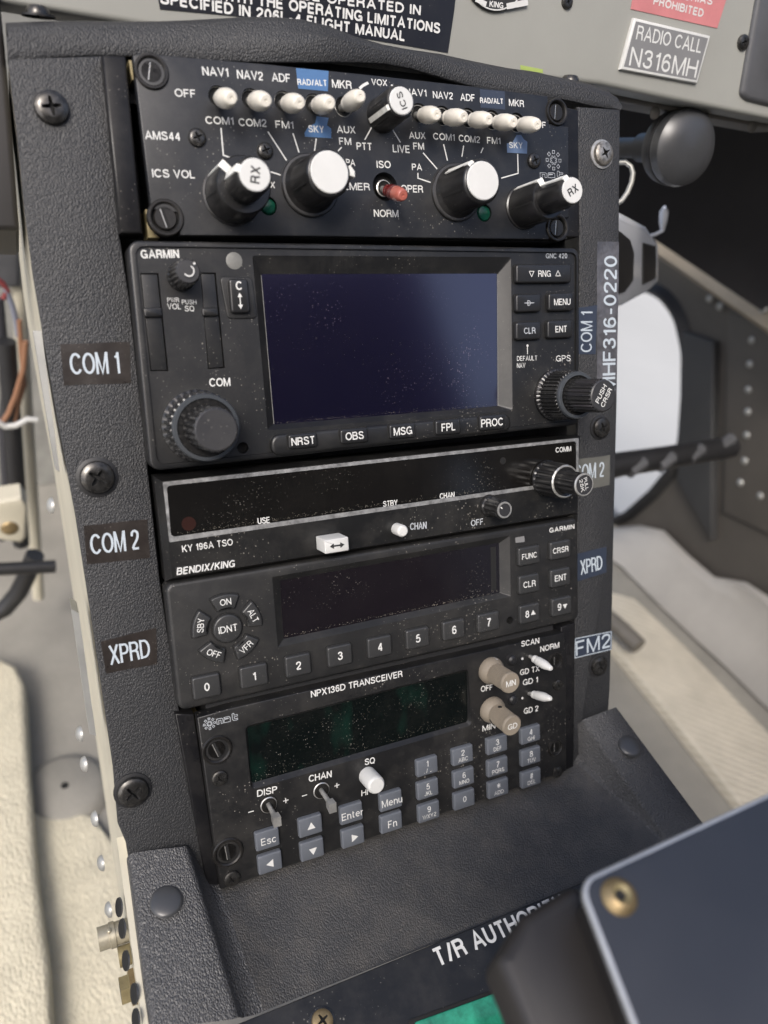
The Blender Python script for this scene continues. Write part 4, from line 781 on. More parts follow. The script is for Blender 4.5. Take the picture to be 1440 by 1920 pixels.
# ------------------------------------------------------------------ lowest radio with the keypad
fm = thing('keypad_transceiver', 'lowest black transceiver with blue-grey keypad and two tan knobs', 'radio', F, (0, -178, -6))
NH = -1.0
fq = F.quad([(370, 1346), (430, 1329), (1058, 1186), (1060, 1222), (1062, 1290), (1062, 1446), (414, 1668)], NH)
w_o = F.quad([(459, 1362), (878, 1254), (884, 1360), (471, 1481)], NH); w_i = F.quad([(464, 1364), (875, 1258), (876.5, 1353), (471.5, 1468)], NH - 1.6)
m = MB(); m.prism(fq, -6, NH, 'npx', bev=.4, holes=[rr(w_o, 1.6)]); m.funnel(rr(w_o, 1.6), NH, rr(w_i, 1.0), NH - 1.6, 'npx'); H = NH + .05
for a in [('NPX136D TRANSCEIVER', 583.3, 1308, 755, 1268.6, 12), ('DISP', 482.2, 1494.4, 520, 1485.6, 12.5), ('CHAN', 579, 1466.7, 622, 1457, 12.5), ('SQ', 683.6, 1435, 703, 1430.6, 11.5), ('HI', 677.5, 1493, 690, 1490, 11), ('SCAN', 977, 1213, 1011, 1206, 10.5), ('NORM', 1013, 1222.8, 1048.8, 1214, 10.5), ('GD TX', 975, 1266.5, 1011.5, 1258, 10.5), ('GD 1', 980.4, 1285.4, 1008.5, 1279, 10.5), ('GD 2', 982, 1339, 1009.4, 1332.8, 10.5), ('OFF', 901.5, 1297.6, 924, 1293, 10.5), ('MIN', 904.6, 1371.6, 929, 1365.5, 10.5)]: m.text(F, *a, H, bold=.012)
for x, y, pl in ((470.6, 1522, 0), (535.8, 1501, 1), (571, 1491.5, 0), (631.7, 1472.8, 1)):
    c = F.at(x, y, H)[:2]; m.stroke([(c[0] - .95, c[1]), (c[0] + .95, c[1])], .35, H, 'letter')
    if pl: m.stroke([(c[0], c[1] - .95), (c[0], c[1] + .95)], .35, H + .01, 'letter')
sunmark(m, F, 392.8, 1357, 12.5, H, 'letterdim', .2); outlined(m, F, 407, 1358.5, 447, 1349, 10, H, 'letterdim', .2)
for x, y, r in ((979.5, 1235, 2.4), (979.5, 1309, 2.2)): m.disc(F.at(x, y, H)[:2], r * F.px(x, y), H + .01, 'letter', 10)
m.build('faceplate', fm)
m = MB(); m.sheet(inset(ccw(w_i), -.7), NH - 1.55, 'npxglass')
settle(m, F.at(473, 1464, NH - 1.5), F.at(876, 1351, NH - 1.5), NH - 1.5, 300, 2.0, size=.15); settle(m, F.at(500, 1400, NH - 1.5), F.at(860, 1310, NH - 1.5), NH - 1.5, 260, 5, size=.13); m.build('display_window', fm)
for x, y, r in ((413, 1461, 14.5), (436, 1650, 14.5), (1048, 1285.5, 10), (1048, 1449, 10)): phillips(fm, x, y, r, NH, 'screw', rot=.5)
for x, y, r, s_ in ((407, 1406, 27, 108), (427.5, 1598.5, 27, 95), (1041, 1239, 15, 88), (1041, 1402, 15, 88)): dzus(fm, x, y, r, NH - .8, s_)
for hx, hy, tx_, ty_ in ((502.5, 1507, 520, 1540), (601, 1480, 624, 1514)):
    c = F.at(hx, hy, NH); R = 15 * F.px(hx, hy, NH); m = MB(); m.lathe((c[0], c[1], NH), (0, 0, 1), [(R, .02, 'dzus'), (R, .9, 'dzus'), (R * .9, 1.2, 'steel'), (R * .62, 1.2, 'dzus'), (R * .58, .4, 'hole'), (.05, .3, 'hole')], n=8 * 3)
    o = m.build('toggle_collar', fm)
    tp = F.at(tx_, ty_, NH + 9); m = MB(); b0 = np.array([c[0], c[1], NH + .3]); d = tp - b0; m.tube([b0, b0 + d * .8], [.75, .95], 'steel', 10)
    e0 = b0 + d * .72; up = np.array([0, 1.0, 0]); sx = np.array([1.0, 0, 0]); t2 = b0 + d
    P8 = [e0 + sx * (a * 1.25) + up * (b_ * 1.3) for a, b_ in ((-1, -1), (1, -1), (1, 1), (-1, 1))]; Q8 = [t2 + sx * (a * 1.35) + up * (b_ * 1.7 - .3) for a, b_ in ((-1, -1), (1, -1), (1, 1), (-1, 1))]
    A = m.ring(P8); B = m.ring(Q8); m.bridge(A, B, 'steel'); m.face(B, 'steel'); m.face(A[::-1], 'steel'); m.build('toggle_lever', o)
o, b = knob(fm, F, (707, 1474), 8.5, [(3.3, .1, 'white'), (3.3, 7.3, 'white'), (3.1, 8.0, 'white'), (2.6, 8.5, 'white')], 'squelch_knob', k='white', h0=NH)
def ribbed(tip, base, txt, flip, hl=False):
    L = 14.0; t_ = F.at(tip[0], tip[1], NH + L); b_ = F.at(base[0], base[1], NH); b0 = np.array([b_[0], b_[1], NH]); a = t_ - b0; m = MB(); ln_ = np.linalg.norm(a)
    m.lathe(b0, a, [(5.2, .1, 'tan'), (5.3, 1.0, 'tan'), (5.0, 2.2, 'tan'), (4.2, 3.6, 'tan'), (3.95, 4.0, 'tan')], n=40, k='tan')
    m.lathe(b0, a, [(3.95, 4.0, 'tan'), (3.9, ln_ - 1.2, 'tan')], knurl=(46, .16, 3.9, ln_ - 1), k='tan', cap=False)
    m.lathe(b0, a, [(3.9, ln_ - 1.25, 'tan'), (4.05, ln_ - 1.1, 'tan'), (4.05, ln_ - .5, 'tan'), (3.7, ln_, 'tan')], n=40, k='tan')
    au = a / ln_; up = np.array([0, 1.0, 0]); x_ = np.cross(up, au); x_ /= np.linalg.norm(x_); y_ = np.cross(au, x_); ang = math.radians(flip); X = x_ * math.cos(ang) + y_ * math.sin(ang); Y = -x_ * math.sin(ang) + y_ * math.cos(ang)
    o_ = t_ + au * .06 - X * 2.1 - Y * 1.15
    for q4, i in letter_strokes(txt, 2.3, 4.2, .01): m.face(m.ring([o_ + X * p.x + Y * p.y + au * .004 * i for p in q4]), 'letter')
    if hl:
        for t1, zz in ((200, 5.5), (95, 6.2)):
            d = x_ * math.cos(math.radians(t1)) + y_ * math.sin(math.radians(t1)); m.lathe(b0 + au * zz + d * 3.55, d, [(.85, 0, 'tan'), (.85, .5, 'tan'), (.65, .5, 'hole'), (.05, .48, 'hole')], n=14)
    else:
        d = x_ * .35 + y_ * .93; p = b0 + au * 1.1 + d * 4.9; n2 = np.cross(au, d); m.face(m.ring([p + n2 * .5 + au * -.6 + d * .42, p - n2 * .5 + au * -.6 + d * .42, p - n2 * .5 + au * 1.4 + d * .12, p + n2 * .5 + au * 1.4 + d * .12]), 'white')
    m.build('volume_knob', fm, label='tan ribbed knob engraved ' + ('GD' if hl else 'MN'))
ribbed((958, 1281), (919, 1256), 'MN', 0); ribbed((961, 1361.5), (921, 1329), 'GD', 0, True)
for x, y in ((958, 1236.5), (959.5, 1311)):
    c = F.at(x, y, NH); m = MB(); m.lathe((c[0], c[1], NH), (0, 0, 1), [(2.4, .02, 'hole'), (2.4, .3, 'rubber'), (2.0, .35, 'rubber'), (1.9, 1.3, 'rubber'), (1.2, 2.0, 'rubber'), (.05, 2.1, 'rubber')], n=24); m.build('indicator_light', fm)
toggle(fm, F, 993, 1230, 1034, 1254, NH, 10.5, 1.75, 'white', cone=.6, base_l=.3); toggle(fm, F, 991.5, 1302, 1033, 1310, NH, 10.5, 1.75, 'white', cone=.6, base_l=.3)
keys = [('Esc', 501, 1573.5, 48, 40), ('<', 506, 1617.5, 48, 40), ('^', 581.7, 1548.5, 47, 40), ('v', 585, 1593, 47, 40), ('Enter', 658.6, 1525, 45, 39), ('>', 661.7, 1569, 45, 39), ('Menu', 732.6, 1500.8, 44, 38), ('Fn', 733.5, 1542, 43, 38), (('1', '. / _'), 800.7, 1436.7, 42, 36), (('5', 'JKL'), 802, 1479.4, 42, 37), (('9', 'WXYZ'), 804, 1522, 42, 37), (('2', 'ABC'), 867.3, 1416, 41, 36), (('6', 'MNO'), 869.4, 1458, 41, 36), (('0', ''), 870.5, 1499, 41, 36), (('3', 'DEF'), 932, 1396, 40, 35), (('7', 'PQRS'), 933, 1437.6, 40, 35), (('*', 'ADD'), 934.3, 1478, 40, 35), (('4', 'GHI'), 994.7, 1377, 38, 34), (('8', 'TUV'), 995.3, 1418, 38, 34), (('#', 'DEL'), 995.8, 1459, 38, 34)]
for t_, x, y, w_, h_ in keys:
    lg = None
    if isinstance(t_, tuple): lg = [(t_[0], 0, 1.25 if t_[1] else .4, 11 if t_[0] not in '*' else 13, None)] + ([(t_[1], 0, -1.45, 7.5, None)] if t_[1] else [])
    elif len(t_) > 1: lg = [(t_, .3, -.3, 13.5, None)]
    m, c, ht = button(fm, F, x + 1, y + 1, w_ * .95, h_ * .88, NH, 1.8, 'key', .6, lg, bold=-.006)
    if lg is None:
        an = {'>': 0, '^': 90, '<': 180, 'v': 270}[t_]; R = 1.7
        m.sheet([(c[0] + .2 + R * math.cos(math.radians(an + k)), c[1] - .2 + R * math.sin(math.radians(an + k))) for k in (0, 120, 240)], ht + .03, 'letter')
    m.build('push_button', fm)
m = MB(); m.prism([(-70, -145), (70, -145), (70, -209), (-70, -209)], -29, -6, 'recess'); m.build('housing', fm)
# ------------------------------------------------------------------ shroud below the radios (bends forward to near level)
VY = np.array([0, .574, -.819]); VN = np.array([0, .819, .574])
S = Frame(pan2w((0, -209.5, -5)), AX, pan2w(VY), pan2w(VN))
sh = thing('console_shroud', 'black leather-grained tray with raised sides below the radios', 'console shroud', S, (0, -40, 0))
def lerp(a, b, t): return a + (b - a) * t
def loft(m, secs, k, flip=False):
    prev = None
    for s_ in secs:
        r = m.ring(s_)
        if prev:
            for i in range(len(r) - 1): m.face([prev[i], r[i], r[i + 1], prev[i + 1]] if not flip else [prev[i + 1], r[i + 1], r[i], prev[i]], k)
        prev = r
m = MB()
# tray floor, slightly dished, with raised sides that die out towards the front
y_f = S.at(537, 1883, 0)[1]; secs = []
x_l, x_r = S.at(395, 1690, 0)[0], S.at(1092, 1440, 0)[0]
NSEC = 14
rows_l = []; rows_r = []
for i in range(NSEC + 1):
    t = i / NSEC
    hl = lerp(15, 5, t ** .8)
    lo_px = (lerp(240, 283, t), lerp(1602, 1935, t)); li_px = (lerp(353, 452, t), lerp(1584, 1905, t))
    A = S.at(*lo_px, hl); B = S.at(*li_px, hl)
    hr_ = lerp(17, 1.5, min(1, t * 1.05) ** .9)
    ro_px = (lerp(1158, 1338, t), lerp(1325, 1566, t)); ri_px = (lerp(1093, 1262, t), lerp(1349, 1590, t))
    C_ = S.at(*ri_px, hr_); D = S.at(*ro_px, hr_)
    rows_l.append([(A[0] - .6, A[1], hl - 45), (A[0] - .5, A[1], hl - 3), (A[0] - .1, A[1], hl - 1.2), (A[0] + .7, A[1], hl - .3), (A[0] + 2, A[1], hl), (lerp(A[0], B[0], .5), lerp(A[1], B[1], .5), hl + .3), (B[0] - 2.5, B[1], hl), (B[0] - 1, B[1], hl - .3), (B[0] - .2, B[1], hl - 1.2), (B[0] + .4, B[1], hl - 2.6), (B[0] + 4.5, B[1], min(hl - 5, 1.2)), (B[0] + 7.5, B[1], 0)])
    rows_r.append([(C_[0] - 6 * (1 - t) - 1, C_[1], 0), (C_[0] - 3.4 * (1 - t) - .5, C_[1], hr_ * .16), (C_[0] - .5, C_[1], hr_ - 1.6), (C_[0] + .1, C_[1], hr_ - .6), (C_[0] + 1.0, C_[1], hr_), (lerp(C_[0], D[0], .5), lerp(C_[1], D[1], .5), hr_ + .2), (D[0] - 1, D[1], hr_), (D[0], D[1], hr_ - 1), (D[0] + .1, D[1], hr_ - 45)])
loft(m, rows_l, 'vinyl_sheen'); loft(m, rows_r, 'vinyl_sheen')
fl = []
for a, b in zip(rows_l, rows_r):
    p, q = np.array(a[-1]), np.array(b[0]); fl.append([tuple(p + (q - p) * t) for t in np.linspace(0, 1, 12)])
loft(m, fl, 'tray')
for rw_ in (rows_l[0], rows_r[0]):    # close the back ends of the raised sides
    m.face(m.ring(rw_), 'vinyl_sheen')
m.build('tray', sh, sharp=60)
for x, y, r, hh in ((312, 1690, 25, 12.2), (1181, 1398, 15.5, 13.0)):
    c = S.at(x, y, hh); m = MB(); m.dome((c[0], c[1], hh - .1), r * S.px(x, y, hh) * 1.25, 1.3, 'satin'); m.build('rivet_cap', sh)
# perforated cream strip under the left side
# front panel with its lettering and green warning window
fp = thing('annunciator_panel', 'flat black strip with white T/R lettering and a green lens before the tray', 'warning panel', S, (0, -90, 0))
PH = 2.0
m = MB(); q = S.quad([(300, 1978), (537, 1883), (1110, 1647), (1330, 1800), (900, 2100), (420, 2150)], PH)
m.prism(q, PH - 6, PH, 'npx', bev=.4); m.text(S, 'T/R AUTHORITY', 821, 1813, 1066, 1704, 31, PH + .05, bold=.02); m.build('faceplate', fp)
m = MB(); q = S.quad([(775, 1917), (1010, 1832), (1060, 1900), (840, 2010)], PH + .8); m.prism(rr(q, .8), PH, PH + .8, 'lens', bev=.3)
o_ = ccw(q); o = m.build('warning_lens', fp)
m = MB(); m.prism(rr(inset(o_, -1.2), .8), PH, PH + .35, 'hole', bev=.1); m.build('lens_frame', fp)
phillips(fp, 605, 1913, 24, PH, 'brass', fr=S, washer='screw', rot=.4)
# rivets, strip and connectors on the cream side of the pedestal
X0 = -105
def side_pt(px, py, x): # point of the sideways plane at panel x
    d = ray(px, py); t = (x - CAMW[0]) / d[0]; q = CAMW + d * t; return np.array([q.dot(AX), q.dot(AY), q.dot(AH)])
for px_, py_ in ((98, 948), (152, 1376), (160, 1432), (180, 1535), (192, 1618), (206, 1705)):
    c = F.at(px_, py_, -16 if py_ < 1500 else -8); m = MB(); m.dome(c, 2.6, 1.6, 'alloy', axis=(-1, .1, .2), n=16); m.build('rivet', con)
for q in ([(62, 620), (78, 620), (112, 885), (104, 880)], [(134, 1142), (148, 1150), (180, 1380), (168, 1376)]):
    p = [F.at(x, y, -9.5) for x, y in q]; m = MB(); A = m.ring(p); B = m.ring([(a[0] + .2, a[1], -24) for a in p]); m.bridge(A, B, 'alloy'); m.face(A, 'alloy'); m.build('edge_guard', con)
m = MB()
strip = [S.at(x, y, 2) for x, y in ((222, 1590), (238, 1700), (252, 1800), (272, 1935))]
A = m.ring([(p[0] - .4, p[1], p[2] + 8 - 7 * i / 3) for i, p in enumerate(strip)]); B = m.ring([(p[0] - .6, p[1], p[2] - 60) for p in strip])
for i in range(3): m.face([A[i], A[i + 1], B[i + 1], B[i]], 'cream')
C2 = m.ring([(p[0] + 3.2, p[1], p[2] + 8 - 7 * i / 3) for i, p in enumerate(strip)])
for i in range(3): m.face([A[i + 1], A[i], C2[i], C2[i + 1]], 'cream')
m.build('side_flange', sh, sharp=20)
for px_, py_ in ((227, 1700), (233, 1740), (240, 1800), (256, 1862), (259, 1910)):
    c = S.at(px_, py_, 3.0); m = MB(); m.lathe((c[0] - .4, c[1], c[2]), (-1, .0, .35), [(3.0, 0, 'satin'), (2.9, .5, 'satin'), (2.2, .5, 'hole'), (.05, .3, 'hole')], n=20); m.build('lightening_hole', sh)
def connector(px_, py_, h, L, r, k, label):
    c = S.at(px_, py_, h); o = thing('coaxial_connector', label, 'connector', S, tuple(c), 'connectors on the console side'); m = MB()
    m.lathe((c[0] + L, c[1], c[2]), (-1, 0, 0), [(r * 1.5, 0, k), (r * 1.5, 1.6, k), (r, 1.7, k), (r, L * .55, k), (r * 1.1, L * .56, k), (r * 1.1, L * .7, k), (r, L * .71, k), (r, L, k), (r * .75, L, k), (r * .7, L - 3, 'hole')], n=24); m.build('shell', o)
    m = MB(); m.lathe((c[0] + L * .3, c[1], c[2] + r), (0, .2, 1), [(.7, -.2, k), (.7, .9, k), (.4, 1.1, k)], n=10); m.build('bayonet_pin', o)
connector(184, 1762, -6, 12, 3.7, 'fitting', 'yellowish coaxial socket sticking out of the console side, the higher one')
c = S.at(250, 1850, -10); o = thing('hose_fitting', 'worn brass fitting low on the cream side of the console', 'fitting', S, tuple(c)); m = MB(); m.lathe((c[0] + 4, c[1], c[2]), (-1, 0, 0), [(6, 0, 'brass'), (6, 5, 'brass'), (4.5, 5.3, 'zinc'), (4.5, 8, 'zinc'), (3, 8, 'hole')], n=6); m.build('hex_nut', o)
m = MB(); m.tube([(c[0] + 6, c[1] + 9, c[2] + 3), (c[0] - 3, c[1] + 9, c[2] + 3)], 3.2, 'zinc'); m.build('stub', o)
# ------------------------------------------------------------------ grey instrument panel above
gu = np.array([.05, .968, .237]); gu /= np.linalg.norm(gu); gx = np.array([1.0, 0, 0]) - gu * gu[0]; gx /= np.linalg.norm(gx); gn = np.cross(gx, gu)
g0 = F.at(1000, 135, -16)
G = Frame(pan2w(g0), pan2w(gx), pan2w(gu), pan2w(gn))
ip = thing('instrument_panel', 'grey painted instrument panel edge with placards across the top', 'instrument panel', G, (0, 30, 0))
m = MB(); q = [(-220, -9)] + G.quad([(330, 60), (1000, 148), (1125, 160), (1250, 186), (1440, 224)], 0) + [(140, 0), (140, 120), (-220, 120)]
m.prism(q, -14, 0, 'grey', bev=2.2, seg=4); m.build('panel_face', ip)
m = MB(); q2 = G.quad([(1098, 152), (1470, 226), (1480, 246), (1110, 178)], -9); m.prism(q2, -30, -12, 'greydark', bev=1.5); m.build('bottom_flange', ip)  # flange colour carries the brownish shadow below the panel
for x, y in ((1242, 206), (1335, 218), (1425, 232)):
    c = G.at(x, y, -8); m = MB(); m.dome((c[0], c[1] - 1, -12.2), 2.6, 1.6, 'greydark', n=16); m.build('rivet', ip)
m = MB(); q = G.quad([(1398, 178), (1412, 188), (1480, 205), (1480, -80), (1440, -60)], 4); m.prism(rr(q, 3), -12, 2, 'endgrey', bev=2); m.build('end_bezel', ip)
def plac(q, k, lines, th=.25, bev=0, rim=None, label=None, name='placard'):
    m = MB(); p = G.quad(q, th)
    m.prism(p, .01, th, rim or k, bev=bev)
    if rim: m.sheet(inset(ccw(p), bev + .35), th + .03, k)
    for t_, x0, y0, x1, y1, cp, b_, sl in lines: m.text(G, t_, x0, y0, x1, y1, cp, th + .07, 'letter' if k != 'redplacard' else 'white', bold=b_, slant=sl)
    return m.build(name, ip, label=label)
plac([(300, 17), (440, 30), (840, 99), (852, 18), (858, -40), (280, -100)], 'placard', [('MUST BE OPERATED IN', 473, -14, 788.6, 28.5, 19, .035, 0), ('WITH THE OPERATING LIMITATIONS', 408, -1.5, 825, 62.5, 20, .035, 0), ('SPECIFIED IN 206L-4 FLIGHT MANUAL', 300, 6, 759.4, 77, 20, .035, 0)], label='black placard about the operating limitations in bold white capitals')
plac([(1183, 17), (1345, 53), (1361.7, 0), (1376, -50), (1200, -90)], 'redplacard', [('PROHIBITED', 1224.5, 8, 1317.7, 32, 14.5, .035, 0), ('CRIAS', 1282, -1, 1335, 9, 14, .035, 0)], label='faded red placard ending in PROHIBITED')
plac([(1190, 33), (1333, 67), (1308, 157), (1164, 130)], 'engraved', [('RADIO CALL', 1192, 73.5, 1314, 100, 26, 0, 0), ('N316MH', 1179, 122.5, 1304, 146, 34, 0, 0)], th=1.6, bev=.7, rim='white', label='engraved grey plate with bevelled white edge giving the radio call sign')
phillips(ip, 1066, 3, 14.5, 0, 'screw', fr=G, rot=.5); phillips(ip, 1397, 79, 15.5, 0, 'screw', fr=G, rot=.3)
m = MB(); c = G.at(930, -68, .6); R = 92 * G.px(930, -40, .6); m.prism(circ(c, R, 56), 0, 1.2, 'rubber', bev=.5); R2 = R * .94; m.lathe((c[0], c[1], 1.2), (0, 0, 1), [(R * .97, .02, 'white'), (R * .94, .03, 'white'), (R * .92, .03, 'ink')], n=64)
m.text(G, 'KING', 917.5, 12.2, 943.5, 16, 11, 1.32, 'letter', bold=.03); m.stroke([G.at(x, y, 1.3)[:2] for x, y in ((892, -2), (912, 8))], 1.5, 1.3, 'white'); m.stroke([G.at(x, y, 1.3)[:2] for x, y in ((950, 12), (990, 4))], 1.8, 1.3, 'white'); m.build('round_gauge', ip)
m = MB(); m.prism(G.quad([(976, 122), (1018, 130), (1018, 137), (976, 130)], .15), .01, .15, 'greenband'); m.build('colour_mark', ip)
# ------------------------------------------------------------------ dark box in the right foreground
bo = CAMW + ray(1085, 1655) * 152.0
def rotv(v, ax, deg): return np.array(Matrix.Rotation(math.radians(deg), 3, Vector(ax)) @ Vector(v))
bn = pan2w((-.10, .80, .59)); bn /= np.linalg.norm(bn); bx = AX - bn * bn.dot(AX); bx /= np.linalg.norm(bx); by = np.cross(bn, bx)
B = Frame(bo, bx, by, bn)
bt = thing('equipment_box', 'blurred dark blue-grey box lid with a pale metal edge and brass screw, right foreground', 'equipment box', B, (30, -20, 0))
q = B.quad([(1083, 1652), (1440, 1487), (1900, 1300), (1900, 2200), (1290, 2200), (1190, 1930)], 0)
m = MB(); rq = rr(q, 4.5, 8); m.prism(rq, -1.6, 0, 'lidedge', bev=.5); m.prism(inset(ccw(rq), .9), -.5, .06, 'lid', bev=.05); m.build('lid', bt)
m = MB(); iq = inset(ccw(rq), 2.2)
low = [(x - (22 if i < 0 else 0), y) for i, (x, y) in enumerate(iq)]
m.prism(iq, -60, -1.6, 'boxside'); m.build('box_body', bt)
m = MB(); fq2 = [B.at(x, y, -14) for x, y in ((926, 1800), (978, 1718), (1084, 1652), (1230, 1960), (1005, 1990))]; 
pp = ccw([(p[0], p[1]) for p in fq2]); m.prism(rr(pp, 3), -24, -12, 'boxside', bev=3); m.build('side_cover', bt)
c = B.at(1160, 1682, 0); rb = 34 * B.px(1160, 1682, 0); m = MB(); m.lathe((c[0], c[1], 0), (0, 0, 1), [(rb * 1.05, 0, 'brass'), (rb * 1.05, .5, 'brass'), (rb * .8, 1.6, 'brass'), (rb * .55, 2.0, 'brass'), (rb * .3, 1.2, 'zinc'), (.05, 1.1, 'hole')], n=24); m.build('screw', bt)
# ------------------------------------------------------------------ right of the console: knob, hook, chrome latch
def sphere_pt(px, py, d): return CAMW + ray(px, py) * d
K0 = sphere_pt(1293, 277, 330); kx = -ray(1293, 277); kx /= np.linalg.norm(kx); kx = kx * .82 + RW[0] * .57; kx /= np.linalg.norm(kx)
kb = thing('push_pull_knob', 'black mushroom shaped knob on a short shaft right of the console', 'knob', W, tuple(K0))
r_ = 330 / FPX
m = MB(); m.lathe(K0 - kx * 18, kx, [(8, 0, 'rubber'), (9.5, .5, 'rubber'), (14.5, 5, 'rubber'), (15.4, 9, 'rubber'), (15.0, 10.4, 'rubber'), (14.4, 10.9, 'hole'), (15.2, 11.4, 'satin'), (15.6, 13, 'satin'), (15.0, 16, 'satin'), (12, 18.6, 'satin'), (7, 20, 'satin'), (.05, 20.5, 'satin')], n=48); m.build('knob_head', kb)
m = MB(); m.lathe(K0 - kx * 60, kx, [(4.4, 0, 'rubber'), (4.4, 28, 'rubber'), (6.2, 28.2, 'rubber'), (6.4, 41, 'rubber'), (4, 41.5, 'rubber')], n=28); m.build('shaft', kb)
m = MB(); pts = [sphere_pt(x, y, 345) for x, y in ((1150, 305), (1172, 304), (1183, 312), (1187, 325), (1184, 343), (1176, 362), (1166, 376), (1150, 385))]
cm = thing('control_cable', 'thin curved silver cable below the mushroom knob', 'cable', W, tuple(pts[3])); m.tube(pts, 1.1, 'alloy'); m.build('cable_sheath', cm)
# chrome latch: an octagonal bright body with a dark core and a small lever
ch0 = sphere_pt(1195, 492, 400)
CHF = Frame(ch0, np.array([.80, -.60, 0]), np.array([0, 0, 1]), np.array([-.60, -.80, 0]))
CHF = Frame(ch0, AX * .83 + np.array([0, .56, 0]), np.array([0, 0, 1.0]), np.cross(AX * .83 + np.array([0, .56, 0]), np.array([0, 0, 1.0])))
cl = thing('chrome_latch', 'shiny chrome eight-sided latch body peeping out behind the right edge of the console', 'latch', CHF, (0, 0, 0))
oc = CHF.quad([(1140, 398), (1172, 402), (1216, 426), (1237, 456), (1237, 528), (1214, 550), (1164, 578), (1140, 580)], 0)
m = MB(); m.prism(oc, -30, 0, 'chrome', bev=3.0, bottom=True); q = CHF.quad([(1143, 436), (1164, 434), (1183, 450), (1190, 474), (1188, 526), (1172, 548), (1143, 558)], .5); m.prism(q, -2, .5, 'rubber', bev=.5); m.build('body', cl)
m = MB(); q = CHF.quad([(1208, 456), (1231, 462), (1231, 522), (1207, 534)], 1); m.prism(q, -4, 1, 'rubber', bev=.8, bottom=True); m.build('side_block', cl)
m = MB(); p_ = [CHF.at(x, y, -4) for x, y in ((1205, 445), (1228, 440), (1240, 434), (1243, 420))]; m.tube(p_, 1.0, 'chrome'); p_ = [CHF.at(x, y, -4) for x, y in ((1242, 432), (1243, 415), (1245, 398), (1246, 388))]; m.tube(p_, [1.2, 2.2, 2.4, .8], 'chrome'); m.build('lever', cl)
# ------------------------------------------------------------------ cabin round the console
def wall_at(px, py, X): d = ray(px, py); return CAMW + d * ((X - CAMW[0]) / d[0])
def floor_at(px, py, Z): d = ray(px, py); return CAMW + d * ((Z - CAMW[2]) / d[2])
def fwd_at(px, py, Y): d = ray(px, py); return CAMW + d * ((Y - CAMW[1]) / d[1])
def struct(o): o['kind'] = 'structure'; return o
XW = 580.0
WF = Frame((XW, 0, 0), (0, -1, 0), (0, 0, 1), (-1, 0, 0))              # inner face of the right cabin side
door = thing('cabin_side', 'blurred brown-grey cabin side with rows of rivets and a rounded window', 'cabin wall', WF, (0, -200, 0))
win_ = rr(WF.quad([(1000, 560), (1150, 548), (1205, 545), (1245, 562), (1272, 600), (1285, 660), (1284, 740), (1278, 830), (1262, 870), (1225, 915), (1180, 955), (1120, 985), (1000, 1000)], 0), 60, 4)
wr = ccw(win_)
m = MB(); m.prism([(-900, -560), (900, -560), (900, 300), (-900, 300)], -12, 0, 'wall', holes=[wr], bottom=False); m.prism([(860, 301), (960, 301), (960, 780), (860, 780)], -12, 0, 'lining'); m.build('skin', door)  # second prism: unseen pillar added to keep sky out of the screen's reflection
m = MB(); a = ccw(wr); 
oa = inset(a, -14); R1 = m.ring([(x, y, .5) for x, y in oa]); R2 = m.ring([(x, y, 9) for x, y in inset(a, -7)]); R3 = m.ring([(x, y, 9) for x, y in inset(a, -2)]); R4 = m.ring([(x, y, -8) for x, y in inset(a, 2)])
m.bridge(R1, R2, 'rubber'); m.bridge(R2, R3, 'rubber'); m.bridge(R3, R4, 'rubber'); m.build('window_seal', door)
m = MB(); m.sheet(inset(a, -1), -6, 'pane'); m.build('window_pane', door)
m = MB(); q = WF.quad([(1290, 620), (1350, 640), (1345, 1010), (1280, 900)], 0); m.prism(q, 0, 10, 'walldark', bev=3); m.build('window_post', door)
m = MB(); q = WF.quad([(1372, 590), (1470, 600), (1470, 1010), (1362, 960)], 0); m.prism(q, 0, 5, 'wall', bev=1.5); m.build('doubler_strip', door)
for x, y in ((1410, 638), (1406, 683), (1403, 731), (1402, 772), (1400, 816), (1396, 864), (1388, 905), (1425, 930), (1330, 560), (1350, 575)):
    c = WF.at(x, y, 5); m = MB(); m.dome((c[0], c[1], 4.5), 4.2, 3, 'alloy', n=14); m.build('rivet', door)
# sloping beam below the dark recess
bp = [wall_at(x, y, XW - 40) for x, y in ((1170, 395), (1240, 440), (1330, 498), (1440, 572), (1600, 680))]
be = thing('cabin_beam', 'blurred riveted brown beam running down to the right behind the chrome latch', 'beam', W, tuple(bp[2]))
m = MB()
rw_ = []
for p in bp: rw_.append(m.ring([p + np.array([0, 0, 14]), p + np.array([-10, 0, 10]), p + np.array([-16, 0, 3]), p + np.array([-16, 0, -12]), p + np.array([-4, 0, -20]), p + np.array([30, 0, -22])]))
for a_, b_ in zip(rw_[:-1], rw_[1:]):
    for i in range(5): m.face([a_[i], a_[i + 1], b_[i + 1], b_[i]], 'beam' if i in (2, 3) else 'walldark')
m.build('channel', be)
for x, y in ((1288, 462), (1330, 486), (1385, 505), (1432, 580)):
    p = wall_at(x, y, XW - 58); m = MB(); m.dome(p, 4.5, 3, 'alloy', axis=(-1, 0, .3), n=14); m.build('rivet', be)
# dark sheet added to fill the void under the instrument panel
rc = thing('footwell_fill', 'almost black sheet added to fill the recess under the grey instrument panel', 'lining', W, (300, 300, 0))
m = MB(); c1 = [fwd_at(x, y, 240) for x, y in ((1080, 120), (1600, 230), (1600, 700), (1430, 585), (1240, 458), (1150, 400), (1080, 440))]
m.face(m.ring(c1), 'voidfill'); q3 = [np.array([p[0], p[1], p[2]]) for p in (c1[0], c1[1])]
m.face(m.ring([c1[0], c1[1], c1[1] + np.array([0, -190, 30]), c1[0] + np.array([0, -190, 30])][::-1]), 'voidfill'); m.build('fill_sheet', rc, sharp=20)
